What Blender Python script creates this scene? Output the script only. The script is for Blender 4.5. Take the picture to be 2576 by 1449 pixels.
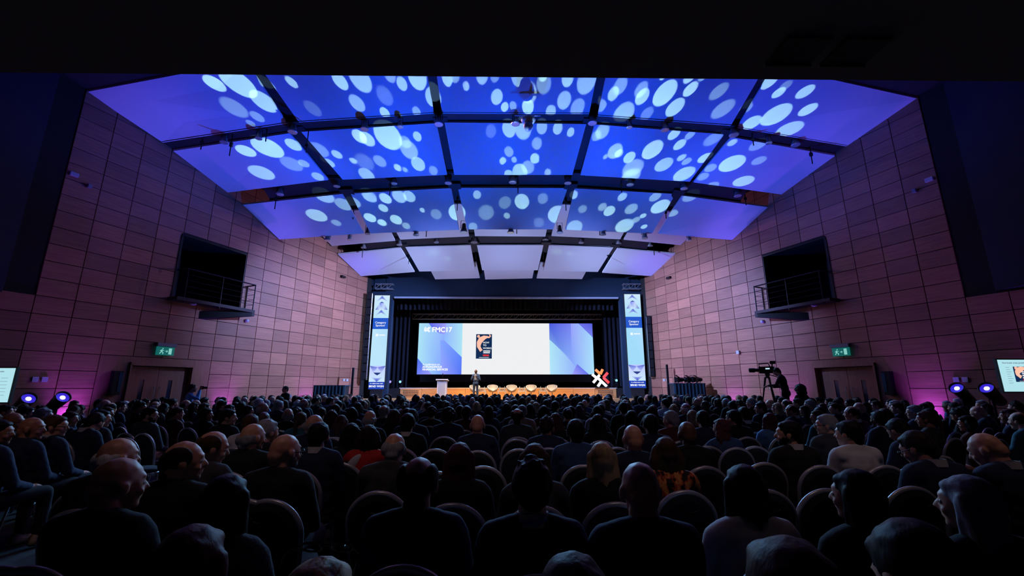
import bpy, bmesh, math, random
import numpy as np
from mathutils import Vector, Matrix, Euler
random.seed(7)
R = random.Random(11)
PI = math.pi
for o in list(bpy.data.objects):
    bpy.data.objects.remove(o)
SC = bpy.context.scene
COL = SC.collection

# ------------------------------------------------------------------ camera
F_PX, PITCH, YAW, ZC = 1093.0, math.radians(12.76), math.radians(0.73), 1.62
cam = bpy.data.cameras.new('camera')
cam.sensor_width = 36.0
cam.lens = F_PX / 2576 * 36
cam.clip_start = 0.05
cam.clip_end = 200
camo = bpy.data.objects.new('camera', cam)
COL.objects.link(camo)
camo.location = (0, 0, ZC)
camo.rotation_euler = (PI / 2 + PITCH, 0, -YAW)
SC.camera = camo
FW = np.array([math.sin(YAW) * math.cos(PITCH), math.cos(YAW) * math.cos(PITCH), math.sin(PITCH)])
RT = np.array([math.cos(YAW), -math.sin(YAW), 0.0])
UP = np.cross(RT, FW)


def ray(u, v):
    return (u - 1288) * RT + (724.5 - v) * UP + F_PX * FW


def aty(u, v, y):
    d = ray(u, v)
    return Vector(d * (y / d[1]) + [0, 0, ZC])


def atz(u, v, z):
    d = ray(u, v)
    return Vector(d * ((z - ZC) / d[2]) + [0, 0, ZC])


def depth(p):
    return float(np.dot(np.array(p) - [0, 0, ZC], FW))


# ------------------------------------------------------------------ world, view
w = bpy.data.worlds.new('world')
w.use_nodes = True
w.node_tree.nodes['Background'].inputs[0].default_value = (0.10, 0.16, 0.5, 1)
w.node_tree.nodes['Background'].inputs[1].default_value = 0.004
SC.world = w
SC.view_settings.view_transform = 'Standard'
SC.view_settings.look = 'None'
SC.view_settings.gamma = 1
SC.view_settings.use_curve_mapping = False
SC.view_settings.exposure = 0.0
SC.cycles.max_bounces = 5
SC.cycles.diffuse_bounces = 3
SC.cycles.glossy_bounces = 3
SC.cycles.transmission_bounces = 3
SC.cycles.use_light_tree = True
SC.cycles.caustics_reflective = False
SC.cycles.caustics_refractive = False
SC.cycles.sample_clamp_indirect = 3.0

# ------------------------------------------------------------------ lights
def light(kind, name, loc, aim, col, power, size=60, blend=0.3, rad=0.08, area=None):
    l = bpy.data.lights.new(name, kind)
    l.color = col
    l.energy = power
    if kind == 'SPOT':
        l.spot_size = math.radians(size)
        l.spot_blend = blend
        l.shadow_soft_size = rad
    if kind == 'AREA':
        l.shape = 'RECTANGLE'
        l.size, l.size_y = area
    o = bpy.data.objects.new(name, l)
    COL.objects.link(o)
    o.location = loc
    o.rotation_euler = (Vector(aim) - Vector(loc)).to_track_quat('-Z', 'Y').to_euler()
    return o


# suspended ceiling panels: rows of five, near edge and far edge given as (y, [(x, z) x 10])
ROWS = [
 ((12.2, [(-13.3,10.70),(-8.45,11.86),(-8.15,11.9),(-2.75,12.3),(-2.42,12.32),(3.1,12.32),(3.4,12.3),(8.5,11.9),(8.75,11.86),(13.33,10.70)]),
  (14.3, [(-12.42,10.20),(-8.06,11.01),(-7.63,11.06),(-2.70,11.47),(-2.41,11.47),(3.05,11.50),(3.36,11.42),(8.30,11.05),(8.54,10.97),(12.55,10.23)])),
 ((14.7, [(-12.33,10.10),(-8.15,10.87),(-7.72,10.93),(-2.67,11.34),(-2.37,11.37),(3.01,11.35),(3.32,11.34),(8.25,10.95),(8.51,10.84),(12.46,10.07)]),
  (16.85,[(-11.58,9.46),(-7.48,10.05),(-6.88,10.07),(-2.52,10.32),(-2.22,10.32),(2.77,10.35),(3.11,10.34),(7.74,10.07),(7.90,10.04),(11.66,9.50)])),
 ((17.5, [(-11.30,9.20),(-7.09,9.73),(-6.75,9.75),(-2.42,10.03),(-2.13,10.04),(2.65,10.06),(2.95,10.05),(7.37,9.81),(7.63,9.74),(11.45,9.20)]),
  (19.4, [(-10.60,8.30),(-6.71,8.62),(-6.39,8.62),(-2.25,8.82),(-1.87,8.84),(2.20,8.86),(2.77,8.85),(6.87,8.67),(7.15,8.67),(10.75,8.36)])),
 ((20.5, [(-10.2,9.95),(-6.45,10.35),(-6.2,10.38),(-2.2,10.62),(-1.85,10.64),(2.3,10.64),(2.6,10.62),(6.6,10.42),(6.85,10.4),(10.3,10.0)]),
  (22.5, [(-9.44,9.01),(-6.05,9.32),(-5.78,9.39),(-2.05,9.59),(-1.73,9.61),(2.11,9.60),(2.44,9.63),(6.20,9.46),(6.39,9.44),(9.5,9.14)])),
 ((23.0, [(-9.28,8.69),(-5.86,9.08),(-5.60,9.12),(-2.00,9.25),(-1.65,9.25),(2.04,9.27),(2.35,9.27),(5.93,9.15),(6.15,9.10),(9.36,8.79)]),
  (25.0, [(-8.60,7.97),(-5.46,8.24),(-5.18,8.27),(-1.88,8.35),(-1.46,8.36),(1.86,8.37),(2.19,8.34),(5.44,8.28),(5.70,8.23),(8.62,8.03)])),
]


def panel_plane(row, k):
    (yn, N), (yf, Fr) = ROWS[row]
    a, b = Vector((N[2*k][0], yn, N[2*k][1])), Vector((N[2*k+1][0], yn, N[2*k+1][1]))
    c = Vector((Fr[2*k+1][0], yf, Fr[2*k+1][1]))
    n = (b - a).cross(c - a).normalized()
    return a, (n if n.z < 0 else -n)


def hit_panel(u, v):
    d = Vector(ray(u, v)); o = Vector((0, 0, ZC))
    for r in range(5):
        (yn, N), (yf, Fr) = ROWS[r]
        for k in range(5):
            a, n = panel_plane(r, k)
            dn = d.dot(n)
            if abs(dn) < 1e-9: continue
            p = o + d * ((a - o).dot(n) / dn)
            if yn - 0.35 <= p.y <= yf + 0.35:
                t = (p.y - yn) / (yf - yn)
                x0 = N[2*k][0] + (Fr[2*k][0] - N[2*k][0]) * t - 0.2
                x1 = N[2*k+1][0] + (Fr[2*k+1][0] - N[2*k+1][0]) * t + 0.2
                if x0 <= p.x <= x1: return p, n
    return None, None


# gobo dots thrown on the ceiling by unseen spots placed in mid-air over the audience: (x, y, radius, level) read off two 2x enlargements
DOT_L = [(1088,130,35,1),(1205,125,58,1),(1190,255,45,.35),(1330,215,45,.9),(1343,125,28,.8),(1300,295,25,.4),(1270,330,15,.35),(1465,110,22,.8),(1570,240,35,.15),
(1710,105,33,.9),(1812,95,52,.75),(1795,215,36,.6),(1960,75,30,.5),(2022,120,27,.8),(2100,90,48,.9),(2180,190,42,.8),(1935,265,24,.9),(1935,180,42,.2),(2095,260,22,.5),(2010,285,18,.3),
(2250,95,28,.95),(2345,130,18,.8),(2285,75,30,.5),(2425,80,32,.7),(2500,185,32,.8),(2540,235,20,.95),(2490,80,25,.4),
(1243,465,33,.95),(1352,448,55,1),(1478,430,30,.9),(1328,580,43,.75),(1472,530,42,.35),(1530,525,22,.5),(1600,590,25,.6),(1610,460,38,.4),(1700,485,22,.75),(1782,518,16,.85),(1810,390,32,.95),(1850,405,34,.9),(1955,390,65,1),(2040,420,30,.5),(2100,390,22,.8),(1660,530,24,.7),(1915,520,30,.45),(1840,525,45,.2),(2003,550,18,.95),(2040,560,14,.6),(2105,530,35,.85),(2180,560,25,.4),(1850,590,35,.7),(2060,460,45,.6),(2560,350,35,.8),(2530,505,18,.9),(2560,460,25,.5),(2560,575,25,.8),(2470,360,30,.2),
(1600,790,38,.75),(1695,825,20,.4),(1730,730,35,.5),(1635,690,38,.6),(1860,690,32,.7),(1940,700,28,.9),(2010,690,35,.7),(1865,800,26,.95),(1925,825,20,.95),(1930,750,22,.8),(1995,810,28,.9),(2045,840,20,.5),(2060,690,30,.7),(2125,760,13,.7),(2195,780,30,.3),(2300,770,45,.95),(2400,680,22,.6),(2445,770,45,.3),(2540,720,35,.25),(2380,840,25,.4),(1780,720,30,.5),(2550,785,18,.5),
(2180,970,38,.12),(2253,1002,20,.14),(2330,950,35,.08)]
DOT_R = [(80,235,32,1),(5,230,20,.5),(30,85,38,.6),(85,165,45,.6),(160,120,42,.4),(155,75,25,.8),(280,95,32,.8),(375,110,52,.6),(262,205,38,.65),(195,260,28,.7),(330,240,38,.5),(545,130,35,.5),(510,170,28,.85),(655,185,32,.95),(650,150,32,.5),(768,170,50,1),(898,148,28,1),(820,240,38,.9),(895,85,25,.9),(762,80,15,.9),(560,275,52,.75),(450,230,25,.6),(1040,160,35,.35),(1060,250,42,.4),(1300,100,30,.95),(1355,150,22,.95),(1385,120,22,.3),(1485,150,28,.9),(1510,230,28,.95),(1352,250,50,1),(1235,282,34,.95),(1420,325,45,.75),(1180,240,25,.4),(960,85,18,.5),(680,270,30,.3),
(230,345,26,.75),(295,365,20,.75),(150,340,30,.6),(55,350,45,.7),(115,495,25,.95),(10,500,15,.6),(80,540,35,.5),(40,560,40,.85),(180,565,18,.7),(125,420,28,.5),(520,455,36,.8),(540,465,20,.9),(472,480,12,.7),(593,485,28,.95),(708,450,45,1),(845,425,25,.9),(815,375,25,.9),(765,525,38,.75),(855,490,18,.8),(880,510,20,.5),(610,540,50,.6),(600,580,45,.7),(865,575,42,.9),(970,495,26,.95),(895,380,20,.5),(1010,400,35,.35),(1110,415,18,.8),(1235,430,30,.35),(1115,512,47,1),(1175,600,38,.75),(1250,500,26,.35),(1010,530,25,.45),(975,570,25,.4),(1025,615,25,.4),(455,360,35,.7),(425,380,25,.5),
(50,715,40,.8),(155,700,30,.3),(225,780,48,.85),(310,680,22,.8),(355,750,24,.35),(315,840,42,.6),(135,820,30,.2),(490,760,28,.85),(555,690,22,.7),(455,740,22,.5),(565,835,42,.85),(600,750,30,.5),(625,805,18,.5),(745,740,38,.9),(720,690,25,.5),(660,785,14,.8),(665,840,14,.8),(815,765,22,.5),(895,690,30,.4),
(225,965,32,.14),(290,975,20,.14),(555,985,15,.08)]
PROJ = [Vector((-1.6, 18.6, 1.9)), Vector((1.6, 18.6, 1.9))]
for ox, D in ((0, DOT_L), (1288, DOT_R)):
    for (zx, zy, zr, lev) in D:
        u, v, r = ox + zx / 2, 150 + zy / 2, zr / 2 * 0.97
        p, n = hit_panel(u, v)
        if p is None: continue
        S = PROJ[0] if u < 1274 else PROJ[1]
        dv = S - p
        D_ = dv.length
        ang = (r / F_PX * depth(p)) / D_
        cs = max(n.dot(dv.normalized()), 0.10)
        L = 0.66 * lev
        P = 4 * PI * D_ * D_ * PI * L / (0.75 * cs)
        light('SPOT', 'gobo_light', S + Vector((R.uniform(-.1, .1), 0, R.uniform(-.1, .1))), p, (0.5, 0.95, 0.88), P,
              size=math.degrees(2 * ang), blend=0.16 + 0.4 * (1 - lev), rad=0.012)

# deep blue wash over the three near rows
BLUE = (0.0, 0.05, 1.0)
for sx in (-1, 1):
    for tx, ty, tz, pw, sz in ((11, 13.2, 10.8, 1.1, 30), (6.5, 13.0, 11.5, 1.1, 34), (2.0, 13.0, 12, 1.0, 34), (9.5, 17.7, 9.2, .55, 34), (3, 17.6, 9.5, .40, 42)):
        light('SPOT', 'blue_wash', (sx * 2.4, 19.6, 1.9), (sx * tx, ty, tz), BLUE if ty < 15 else (0.0, 0.13, 1.0), 3900 * pw, size=sz * 1.45, blend=0.9, rad=0.1)
# lavender hot spots near the wall ends of the rows, from floor lamps along the walls
for sx in (-1, 1):
    for (lx, ly, ax, ay, pw) in ((11.8, 12.6, 12.3, 13.7, .8), (10.2, 17.6, 10.5, 18.9, 1.2), (8.2, 23.2, 8.3, 24.2, 1.6)):
        light('SPOT', 'wall_end_wash', (sx * lx, ly, 1.2), (sx * ax, ay, 9.6), (0.11, 0.10, 1.0), 760 * pw, size=27, blend=1.0, rad=0.12)
# lavender light on the two far rows
for sx in (-1, 1):
    light('SPOT', 'lavender_wash', (sx * 3.2, 21.2, 2.3), (sx * 3.0, 23.2, 9.3), (0.34, 0.44, 1.0), 1250, size=80, blend=0.8, rad=0.15)
# added spots high under the ceiling, unseen, brightening the wooden walls
for sx in (-1, 1):
    light('SPOT', 'wall_wash', (-sx * 2.2, 19.6, 8.5), (sx * 9.2, 23.6, 3.2), (0.30, 0.44, 1.0), 17000, size=68, blend=1.0, rad=0.1)
    light('SPOT', 'wall_wash', (sx * 2.5, 25.4, 8.2), (sx * 11.6, 16.5, 4.8), (0.9, 0.55, 0.85), 480, size=74, blend=1.0, rad=0.1)
    light('SPOT', 'upper_wall_glow', (-sx * 2.0, 24.5, 7.4), (sx * 12.0, 15.5, 8.2), (0.5, 0.2, 0.95), 700, size=55, blend=1.0, rad=0.1)
# added fill on the audience: cool from the farthest beam, dim warm from the nearest
for lx in (-6.0, -2.0, 2.0, 6.0):
    light('SPOT', 'audience_light', (lx, 22.75, 8.9), (lx * 1.3, 11.5, 0.9), (0.22, 0.55, 1.0), 4600, size=54, blend=1.0, rad=0.15)
for lx in (-7.5, 0.0, 7.5):
    light('SPOT', 'warm_fill_light', (lx, 14.5, 10.3 if lx else 11.2), (lx * .8, 6.0, 1.0), (1.0, 0.45, 0.5), 170, size=100, blend=1.0, rad=0.2)
# added warm fill under the rear soffit, lighting the crowd from behind
for lx in (-4.2, -1.4, 1.4, 4.2):
    light('SPOT', 'rear_fill_light', (lx, 2.2, 5.32), (lx * 1.1, 4.3, 1.1), (1.0, 0.68, 0.70), 52, size=62, blend=1.0, rad=0.15)
# warm stage light
for lx in (-4.5, -1.5, 1.5, 4.5):
    light('SPOT', 'stage_light', (lx, 22.8, 8.9), (lx * 0.75, 26.0, 1.2), (1.0, 0.72, 0.47), 2700, size=44, blend=0.7, rad=0.06)
light('SPOT', 'stage_light', (-2.0, 22.8, 8.9), (-2.2, 25.3, 2.0), (1.0, 0.9, 0.8), 1400, size=22, blend=0.6, rad=0.06)

# ------------------------------------------------------------------ materials
def nmat(name):
    m = bpy.data.materials.new(name)
    m.use_nodes = True
    nt = m.node_tree
    return m, nt, nt.nodes['Principled BSDF']


def srgb(r, g, b):
    return tuple(((c / 255) / 12.92 if c / 255 <= 0.04045 else ((c / 255 + 0.055) / 1.055) ** 2.4) for c in (r, g, b))


def mat(name, col, rough=0.6, metal=0.0, noise=None, bump=0.0, nscale=12, spec=0.5, stretch=None, sheen=0):
    m, nt, b = nmat(name)
    b.inputs['Base Color'].default_value = (*col, 1)
    b.inputs['Roughness'].default_value = rough
    b.inputs['Metallic'].default_value = metal
    b.inputs['Specular IOR Level'].default_value = spec
    if sheen: b.inputs['Sheen Weight'].default_value = sheen
    if noise or bump:
        tc = nt.nodes.new('ShaderNodeTexCoord')
        mp = nt.nodes.new('ShaderNodeMapping')
        if stretch: mp.inputs['Scale'].default_value = stretch
        n = nt.nodes.new('ShaderNodeTexNoise')
        n.inputs['Scale'].default_value = nscale
        n.inputs['Detail'].default_value = 4
        nt.links.new(tc.outputs['Object'], mp.inputs['Vector'])
        nt.links.new(mp.outputs['Vector'], n.inputs['Vector'])
        if noise:
            cr = nt.nodes.new('ShaderNodeMix')
            cr.data_type = 'RGBA'
            cr.inputs[6].default_value = (*[c * (1 - noise) for c in col], 1)
            cr.inputs[7].default_value = (*[min(1, c * (1 + noise)) for c in col], 1)
            nt.links.new(n.outputs['Fac'], cr.inputs[0])
            nt.links.new(cr.outputs[2], b.inputs['Base Color'])
        if bump:
            bp = nt.nodes.new('ShaderNodeBump')
            bp.inputs['Strength'].default_value = bump
            bp.inputs['Distance'].default_value = 0.01
            nt.links.new(n.outputs['Fac'], bp.inputs['Height'])
            nt.links.new(bp.outputs['Normal'], b.inputs['Normal'])
    return m


def emis(name, col, s=1.0):
    m, nt, b = nmat(name)
    b.inputs['Base Color'].default_value = (0, 0, 0, 1)
    b.inputs['Roughness'].default_value = 0.5
    b.inputs['Emission Color'].default_value = (*col, 1)
    b.inputs['Emission Strength'].default_value = s
    return m


def screen_mat(name, s=1.0):
    m, nt, b = nmat(name)
    a = nt.nodes.new('ShaderNodeVertexColor')
    a.layer_name = 'Col'
    b.inputs['Base Color'].default_value = (0.01, 0.01, 0.01, 1)
    nt.links.new(a.outputs['Color'], b.inputs['Emission Color'])
    b.inputs['Emission Strength'].default_value = s
    return m


def wood_mat(name, c1, c2, rough=0.5, gx=1.0, vert=False, var=0.25):
    """veneer: long grain, each piece its own tone through Object Info random"""
    m, nt, b = nmat(name)
    L = nt.links.new
    tc = nt.nodes.new('ShaderNodeTexCoord')
    oi = nt.nodes.new('ShaderNodeObjectInfo')
    vm = nt.nodes.new('ShaderNodeVectorMath'); vm.operation = 'SCALE'
    vm.inputs[0].default_value = (31.0, 17.0, 43.0)
    L(oi.outputs['Random'], vm.inputs['Scale'])
    va = nt.nodes.new('ShaderNodeVectorMath'); va.operation = 'ADD'
    L(tc.outputs['Object'], va.inputs[0]); L(vm.outputs[0], va.inputs[1])
    mp = nt.nodes.new('ShaderNodeMapping')
    mp.inputs['Scale'].default_value = (22, 22, 1.2) if vert else (1.2, 22, 22)
    L(va.outputs[0], mp.inputs['Vector'])
    n = nt.nodes.new('ShaderNodeTexNoise'); n.inputs['Scale'].default_value = gx; n.inputs['Detail'].default_value = 3
    L(mp.outputs[0], n.inputs['Vector'])
    mx = nt.nodes.new('ShaderNodeMix'); mx.data_type = 'RGBA'
    mx.inputs[6].default_value = (*c1, 1); mx.inputs[7].default_value = (*c2, 1)
    rp = nt.nodes.new('ShaderNodeMapRange'); rp.inputs['From Min'].default_value = 0.3; rp.inputs['From Max'].default_value = 0.7
    L(n.outputs['Fac'], rp.inputs['Value']); L(rp.outputs['Result'], mx.inputs[0])
    mr = nt.nodes.new('ShaderNodeMapRange')
    mr.inputs['To Min'].default_value = 1 - var; mr.inputs['To Max'].default_value = 1 + var * 0.7
    L(oi.outputs['Random'], mr.inputs['Value'])
    hv = nt.nodes.new('ShaderNodeHueSaturation')
    L(mr.outputs['Result'], hv.inputs['Value']); L(mx.outputs[2], hv.inputs['Color'])
    L(hv.outputs['Color'], b.inputs['Base Color'])
    b.inputs['Roughness'].default_value = rough
    return m


M = {}
M['wood'] = wood_mat('beech_veneer', srgb(150, 92, 74), srgb(178, 116, 94), 0.45, var=0.26)
M['doorwood'] = wood_mat('door_veneer', srgb(140, 88, 70), srgb(160, 104, 84), 0.4, vert=True, var=0.05)
M['stagewood'] = wood_mat('stage_veneer', srgb(214, 150, 90), srgb(236, 178, 112), 0.45, var=0.05)
M['backing'] = mat('black_backing', (0.012, 0.009, 0.009), 0.9)
M['navywall'] = mat('dark_navy_plaster', (0.004, 0.006, 0.022), 0.9, noise=0.2, nscale=2)
M['soffit'] = mat('charcoal_soffit', (0.22, 0.215, 0.21), 0.9, noise=0.15, nscale=3)
M['black'] = mat('matt_black_paint', (0.008, 0.008, 0.010), 0.7)
M['blackmetal'] = mat('black_metal', (0.012, 0.012, 0.015), 0.35, 0.6)
M['panel'] = mat('white_acoustic_panel', (0.75, 0.75, 0.75), 0.85, bump=0.05, nscale=6)
M['carpet'] = mat('dark_carpet', (0.02, 0.022, 0.028), 0.95, noise=0.5, bump=0.4, nscale=180)
M['curtain'] = mat('navy_stage_curtain', (0.003, 0.005, 0.016), 0.95, noise=0.3, nscale=9)
M['header'] = mat('dark_blue_header', (0.010, 0.03, 0.065), 0.8)
M['trim'] = mat('pale_trim', (0.45, 0.48, 0.6), 0.5)
M['steel'] = mat('brushed_steel', (0.55, 0.56, 0.6), 0.3, 0.9)
M['frame'] = mat('satin_silver_frame', (0.42, 0.44, 0.48), 0.35, 0.35)
M['fabric'] = mat('black_chair_fabric', (0.010, 0.012, 0.022), 0.85, noise=0.4, nscale=90)
M['white'] = mat('white_lacquer', (0.82, 0.80, 0.77), 0.35)
M['shell'] = mat('white_leather', (0.66, 0.64, 0.60), 0.45)
M['grey'] = mat('grey_plastic', (0.22, 0.22, 0.25), 0.5)
M['offwhite'] = mat('pale_plastic', (0.5, 0.52, 0.58), 0.5)
M['glass'] = mat('dark_door_glass', (0.01, 0.02, 0.05), 0.08, spec=0.8)
M['tealcloth'] = mat('teal_desk_drape', (0.01, 0.045, 0.07), 0.9, noise=0.25, nscale=5)
M['bottle'] = mat('clear_bottle', (0.6, 0.65, 0.7), 0.1, spec=0.8)
M['coral'] = emis('coral_sign_face', srgb(255, 84, 92), 1.0)
M['orange'] = emis('orange_sign_face', srgb(255, 160, 92), 1.0)
M['signwhite'] = emis('white_sign_face', (0.95, 0.97, 1.0), 1.0)
M['lens'] = emis('lit_blue_lens', (0.06, 0.03, 1.0), .6)
M['lenshot'] = emis('lit_lens_core', (0.9, 0.85, 1.0), 9.0)
M['lenscyan'] = emis('lit_cyan_lens', (0.3, 0.75, 1.0), 1.3)
M['lensviolet'] = emis('lit_violet_lens', (0.32, 0.25, 1.0), 1.5)
M['phone'] = emis('lit_phone', (0.55, 0.85, 1.0), 1.0)
M['exitgreen'] = emis('exit_sign_green', srgb(10, 125, 120), 0.5)
M['exitwhite'] = emis('exit_sign_white', srgb(150, 230, 220), 0.7)
M['screen'] = screen_mat('screen_picture', 1.0)
M['ink'] = emis('screen_white_text', (0.95, 0.97, 1.0), 1.0)
M['inkdark'] = emis('screen_grey_text', (0.16, 0.25, 0.3), 1.0)

# ------------------------------------------------------------------ mesh helpers
class MB:
    def __init__(self):
        self.v, self.f, self.m, self.c = [], [], [], []
    def quad(self, pts, mi=0, col=None):
        i = len(self.v)
        self.v += [tuple(p) for p in pts]
        self.f.append(list(range(i, i + len(pts)))); self.m.append(mi); self.c.append(col)
        return self
    def hexa(self, p, mi=0):
        """p: 8 points, bottom four then top four, same winding"""
        i = len(self.v)
        self.v += [tuple(q) for q in p]
        for f in ((3,2,1,0),(4,5,6,7),(0,1,5,4),(1,2,6,5),(2,3,7,6),(3,0,4,7)):
            self.f.append([i + k for k in f]); self.m.append(mi); self.c.append(None)
        return self
    def box(self, a, b, mi=0, mx=None):
        x0, x1 = sorted((a[0], b[0])); y0, y1 = sorted((a[1], b[1])); z0, z1 = sorted((a[2], b[2]))
        p = [Vector(q) for q in ((x0,y0,z0),(x1,y0,z0),(x1,y1,z0),(x0,y1,z0),(x0,y0,z1),(x1,y0,z1),(x1,y1,z1),(x0,y1,z1))]
        if mx: p = [mx @ q for q in p]
        return self.hexa(p, mi)
    def tube(self, pts, r, n=8, mi=0, caps=True, flat=1.0):
        pts = [Vector(p) for p in pts]
        rs = r if isinstance(r, (list, tuple)) else [r] * len(pts)
        i0 = len(self.v); prev = None
        for k, p in enumerate(pts):
            t = (pts[min(k + 1, len(pts) - 1)] - pts[max(k - 1, 0)]).normalized()
            if prev is None:
                a = t.orthogonal().normalized()
            else:
                a = (prev - t * prev.dot(t)).normalized()
            prev = a; b = t.cross(a)
            for j in range(n):
                th = 2 * PI * j / n
                self.v.append(tuple(p + a * math.cos(th) * rs[k] + b * math.sin(th) * rs[k] * flat))
        for k in range(len(pts) - 1):
            for j in range(n):
                q = (j + 1) % n
                self.f.append([i0 + k*n + j, i0 + k*n + q, i0 + (k+1)*n + q, i0 + (k+1)*n + j]); self.m.append(mi); self.c.append(None)
        if caps:
            self.f.append([i0 + j for j in range(n)][::-1]); self.m.append(mi); self.c.append(None)
            e = i0 + (len(pts) - 1) * n
            self.f.append([e + j for j in range(n)]); self.m.append(mi); self.c.append(None)
        return self
    def lathe(self, prof, c=(0, 0, 0), n=16, mi=0, mx=None, sx=1, sy=1):
        i0 = len(self.v)
        for (r, z) in prof:
            for j in range(n):
                th = 2 * PI * j / n
                q = Vector((math.cos(th) * r * sx, math.sin(th) * r * sy, z))
                if mx: q = mx @ q
                self.v.append(tuple(q + Vector(c)))
        for k in range(len(prof) - 1):
            for j in range(n):
                q = (j + 1) % n
                self.f.append([i0 + k*n + j, i0 + k*n + q, i0 + (k+1)*n + q, i0 + (k+1)*n + j]); self.m.append(mi); self.c.append(None)
        self.f.append([i0 + j for j in range(n)][::-1]); self.m.append(mi); self.c.append(None)
        e = i0 + (len(prof) - 1) * n
        self.f.append([e + j for j in range(n)]); self.m.append(mi); self.c.append(None)
        return self
    def mesh(self, name, mats, smooth=False):
        me = bpy.data.meshes.new(name)
        me.from_pydata(self.v, [], self.f)
        for x in (mats if isinstance(mats, (list, tuple)) else [mats]): me.materials.append(x)
        for p, mi in zip(me.polygons, self.m):
            p.material_index = mi; p.use_smooth = smooth
        if any(c is not None for c in self.c):
            at = me.color_attributes.new('Col', 'FLOAT_COLOR', 'CORNER')
            for p, c in zip(me.polygons, self.c):
                for n_, li in enumerate(p.loop_indices):
                    cc = (0, 0, 0) if c is None else (c[n_] if isinstance(c[0], (tuple, list)) else c)
                    at.data[li].color = (*cc, 1)
        me.update()
        return me


def link(name, me, parent=None, loc=None, rot=None, kind=None):
    o = bpy.data.objects.new(name, me)
    COL.objects.link(o)
    if parent is not None: o.parent = parent
    if loc is not None: o.location = loc
    if rot is not None: o.rotation_euler = rot
    if kind: o['kind'] = kind
    return o


def part(name, mb, mats, parent=None, smooth=False, **k):
    return link(name, mb.mesh(name, mats, smooth), parent, **k)


def thing(name, label, cat, loc=(0, 0, 0), rz=0.0, group=None):
    o = bpy.data.objects.new(name, None)
    o.empty_display_size = 0.1
    COL.objects.link(o)
    o.location = loc; o.rotation_euler = (0, 0, rz)
    return tag(o, label, cat, group)


def tag(o, label, cat, group=None):
    o['label'] = label; o['category'] = cat
    if group: o['group'] = group
    return o


def copy_tree(o, parent=None, first=True):
    c = o.copy(); COL.objects.link(c)
    if parent is not None: c.parent = parent
    for ch in list(o.children): copy_tree(ch, c, False)
    return c


def text(body, size, mat_, parent, loc, rot=(PI / 2, 0, 0), name='lettering', off=0.0, align='LEFT', ls=1.0, ext=0.003):
    c = bpy.data.curves.new(name, 'FONT')
    c.body = body; c.size = size; c.align_x = align; c.space_line = ls; c.extrude = ext
    c.resolution_u = 3
    c.materials.append(mat_)
    tmp = bpy.data.objects.new('tmp', c); COL.objects.link(tmp)
    dg = bpy.context.evaluated_depsgraph_get(); dg.update()
    me = bpy.data.meshes.new_from_object(tmp.evaluated_get(dg)); me.name = name
    bpy.data.objects.remove(tmp)
    if off:      # bolder strokes: the same letters laid over themselves, a hair apart
        v0 = [Vector(v.co) for v in me.vertices]; f0 = [list(p.vertices) for p in me.polygons]
        V, Fc = [], []
        for dx, dy in ((0, 0), (off, 0), (-off, 0), (0, off), (0, -off)):
            k = len(V); V += [(v.x + dx, v.y + dy, v.z) for v in v0]; Fc += [[q + k for q in f] for f in f0]
        me = bpy.data.meshes.new(name); me.from_pydata(V, [], Fc); me.materials.append(mat_)
    return link(name, me, parent, loc=loc, rot=rot)


ORD = ['zeroth', 'first', 'second', 'third', 'fourth', 'fifth', 'sixth', 'seventh', 'eighth', 'ninth', 'tenth', 'eleventh', 'twelfth', 'thirteenth', 'fourteenth', 'fifteenth', 'sixteenth', 'seventeenth', 'eighteenth', 'nineteenth', 'twentieth', 'twenty-first', 'twenty-second', 'twenty-third', 'twenty-fourth', 'twenty-fifth', 'twenty-sixth', 'twenty-seventh', 'twenty-eighth', 'twenty-ninth', 'thirtieth'] + ['thirty-' + k for k in ('first','second','third','fourth','fifth','sixth','seventh','eighth','ninth')] + ['fortieth']

# ------------------------------------------------------------------ the hall shell
W0, K = 17.7, 0.362
AL = math.atan(K); CA, SA = math.cos(AL), math.sin(AL)


def WP(s, p, z, side):
    """point on a side wall: s along it, p into the room, z up"""
    y = s * CA
    return Vector((side * (W0 - K * y - p * CA), y - p * SA, z))


def wallbox(mb, s0, s1, p0, p1, z0, z1, side, mi=0):
    mb.hexa([WP(s0,p0,z0,side), WP(s1,p0,z0,side), WP(s1,p1,z0,side), WP(s0,p1,z0,side),
             WP(s0,p0,z1,side), WP(s1,p0,z1,side), WP(s1,p1,z1,side), WP(s0,p1,z1,side)], mi)


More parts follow.
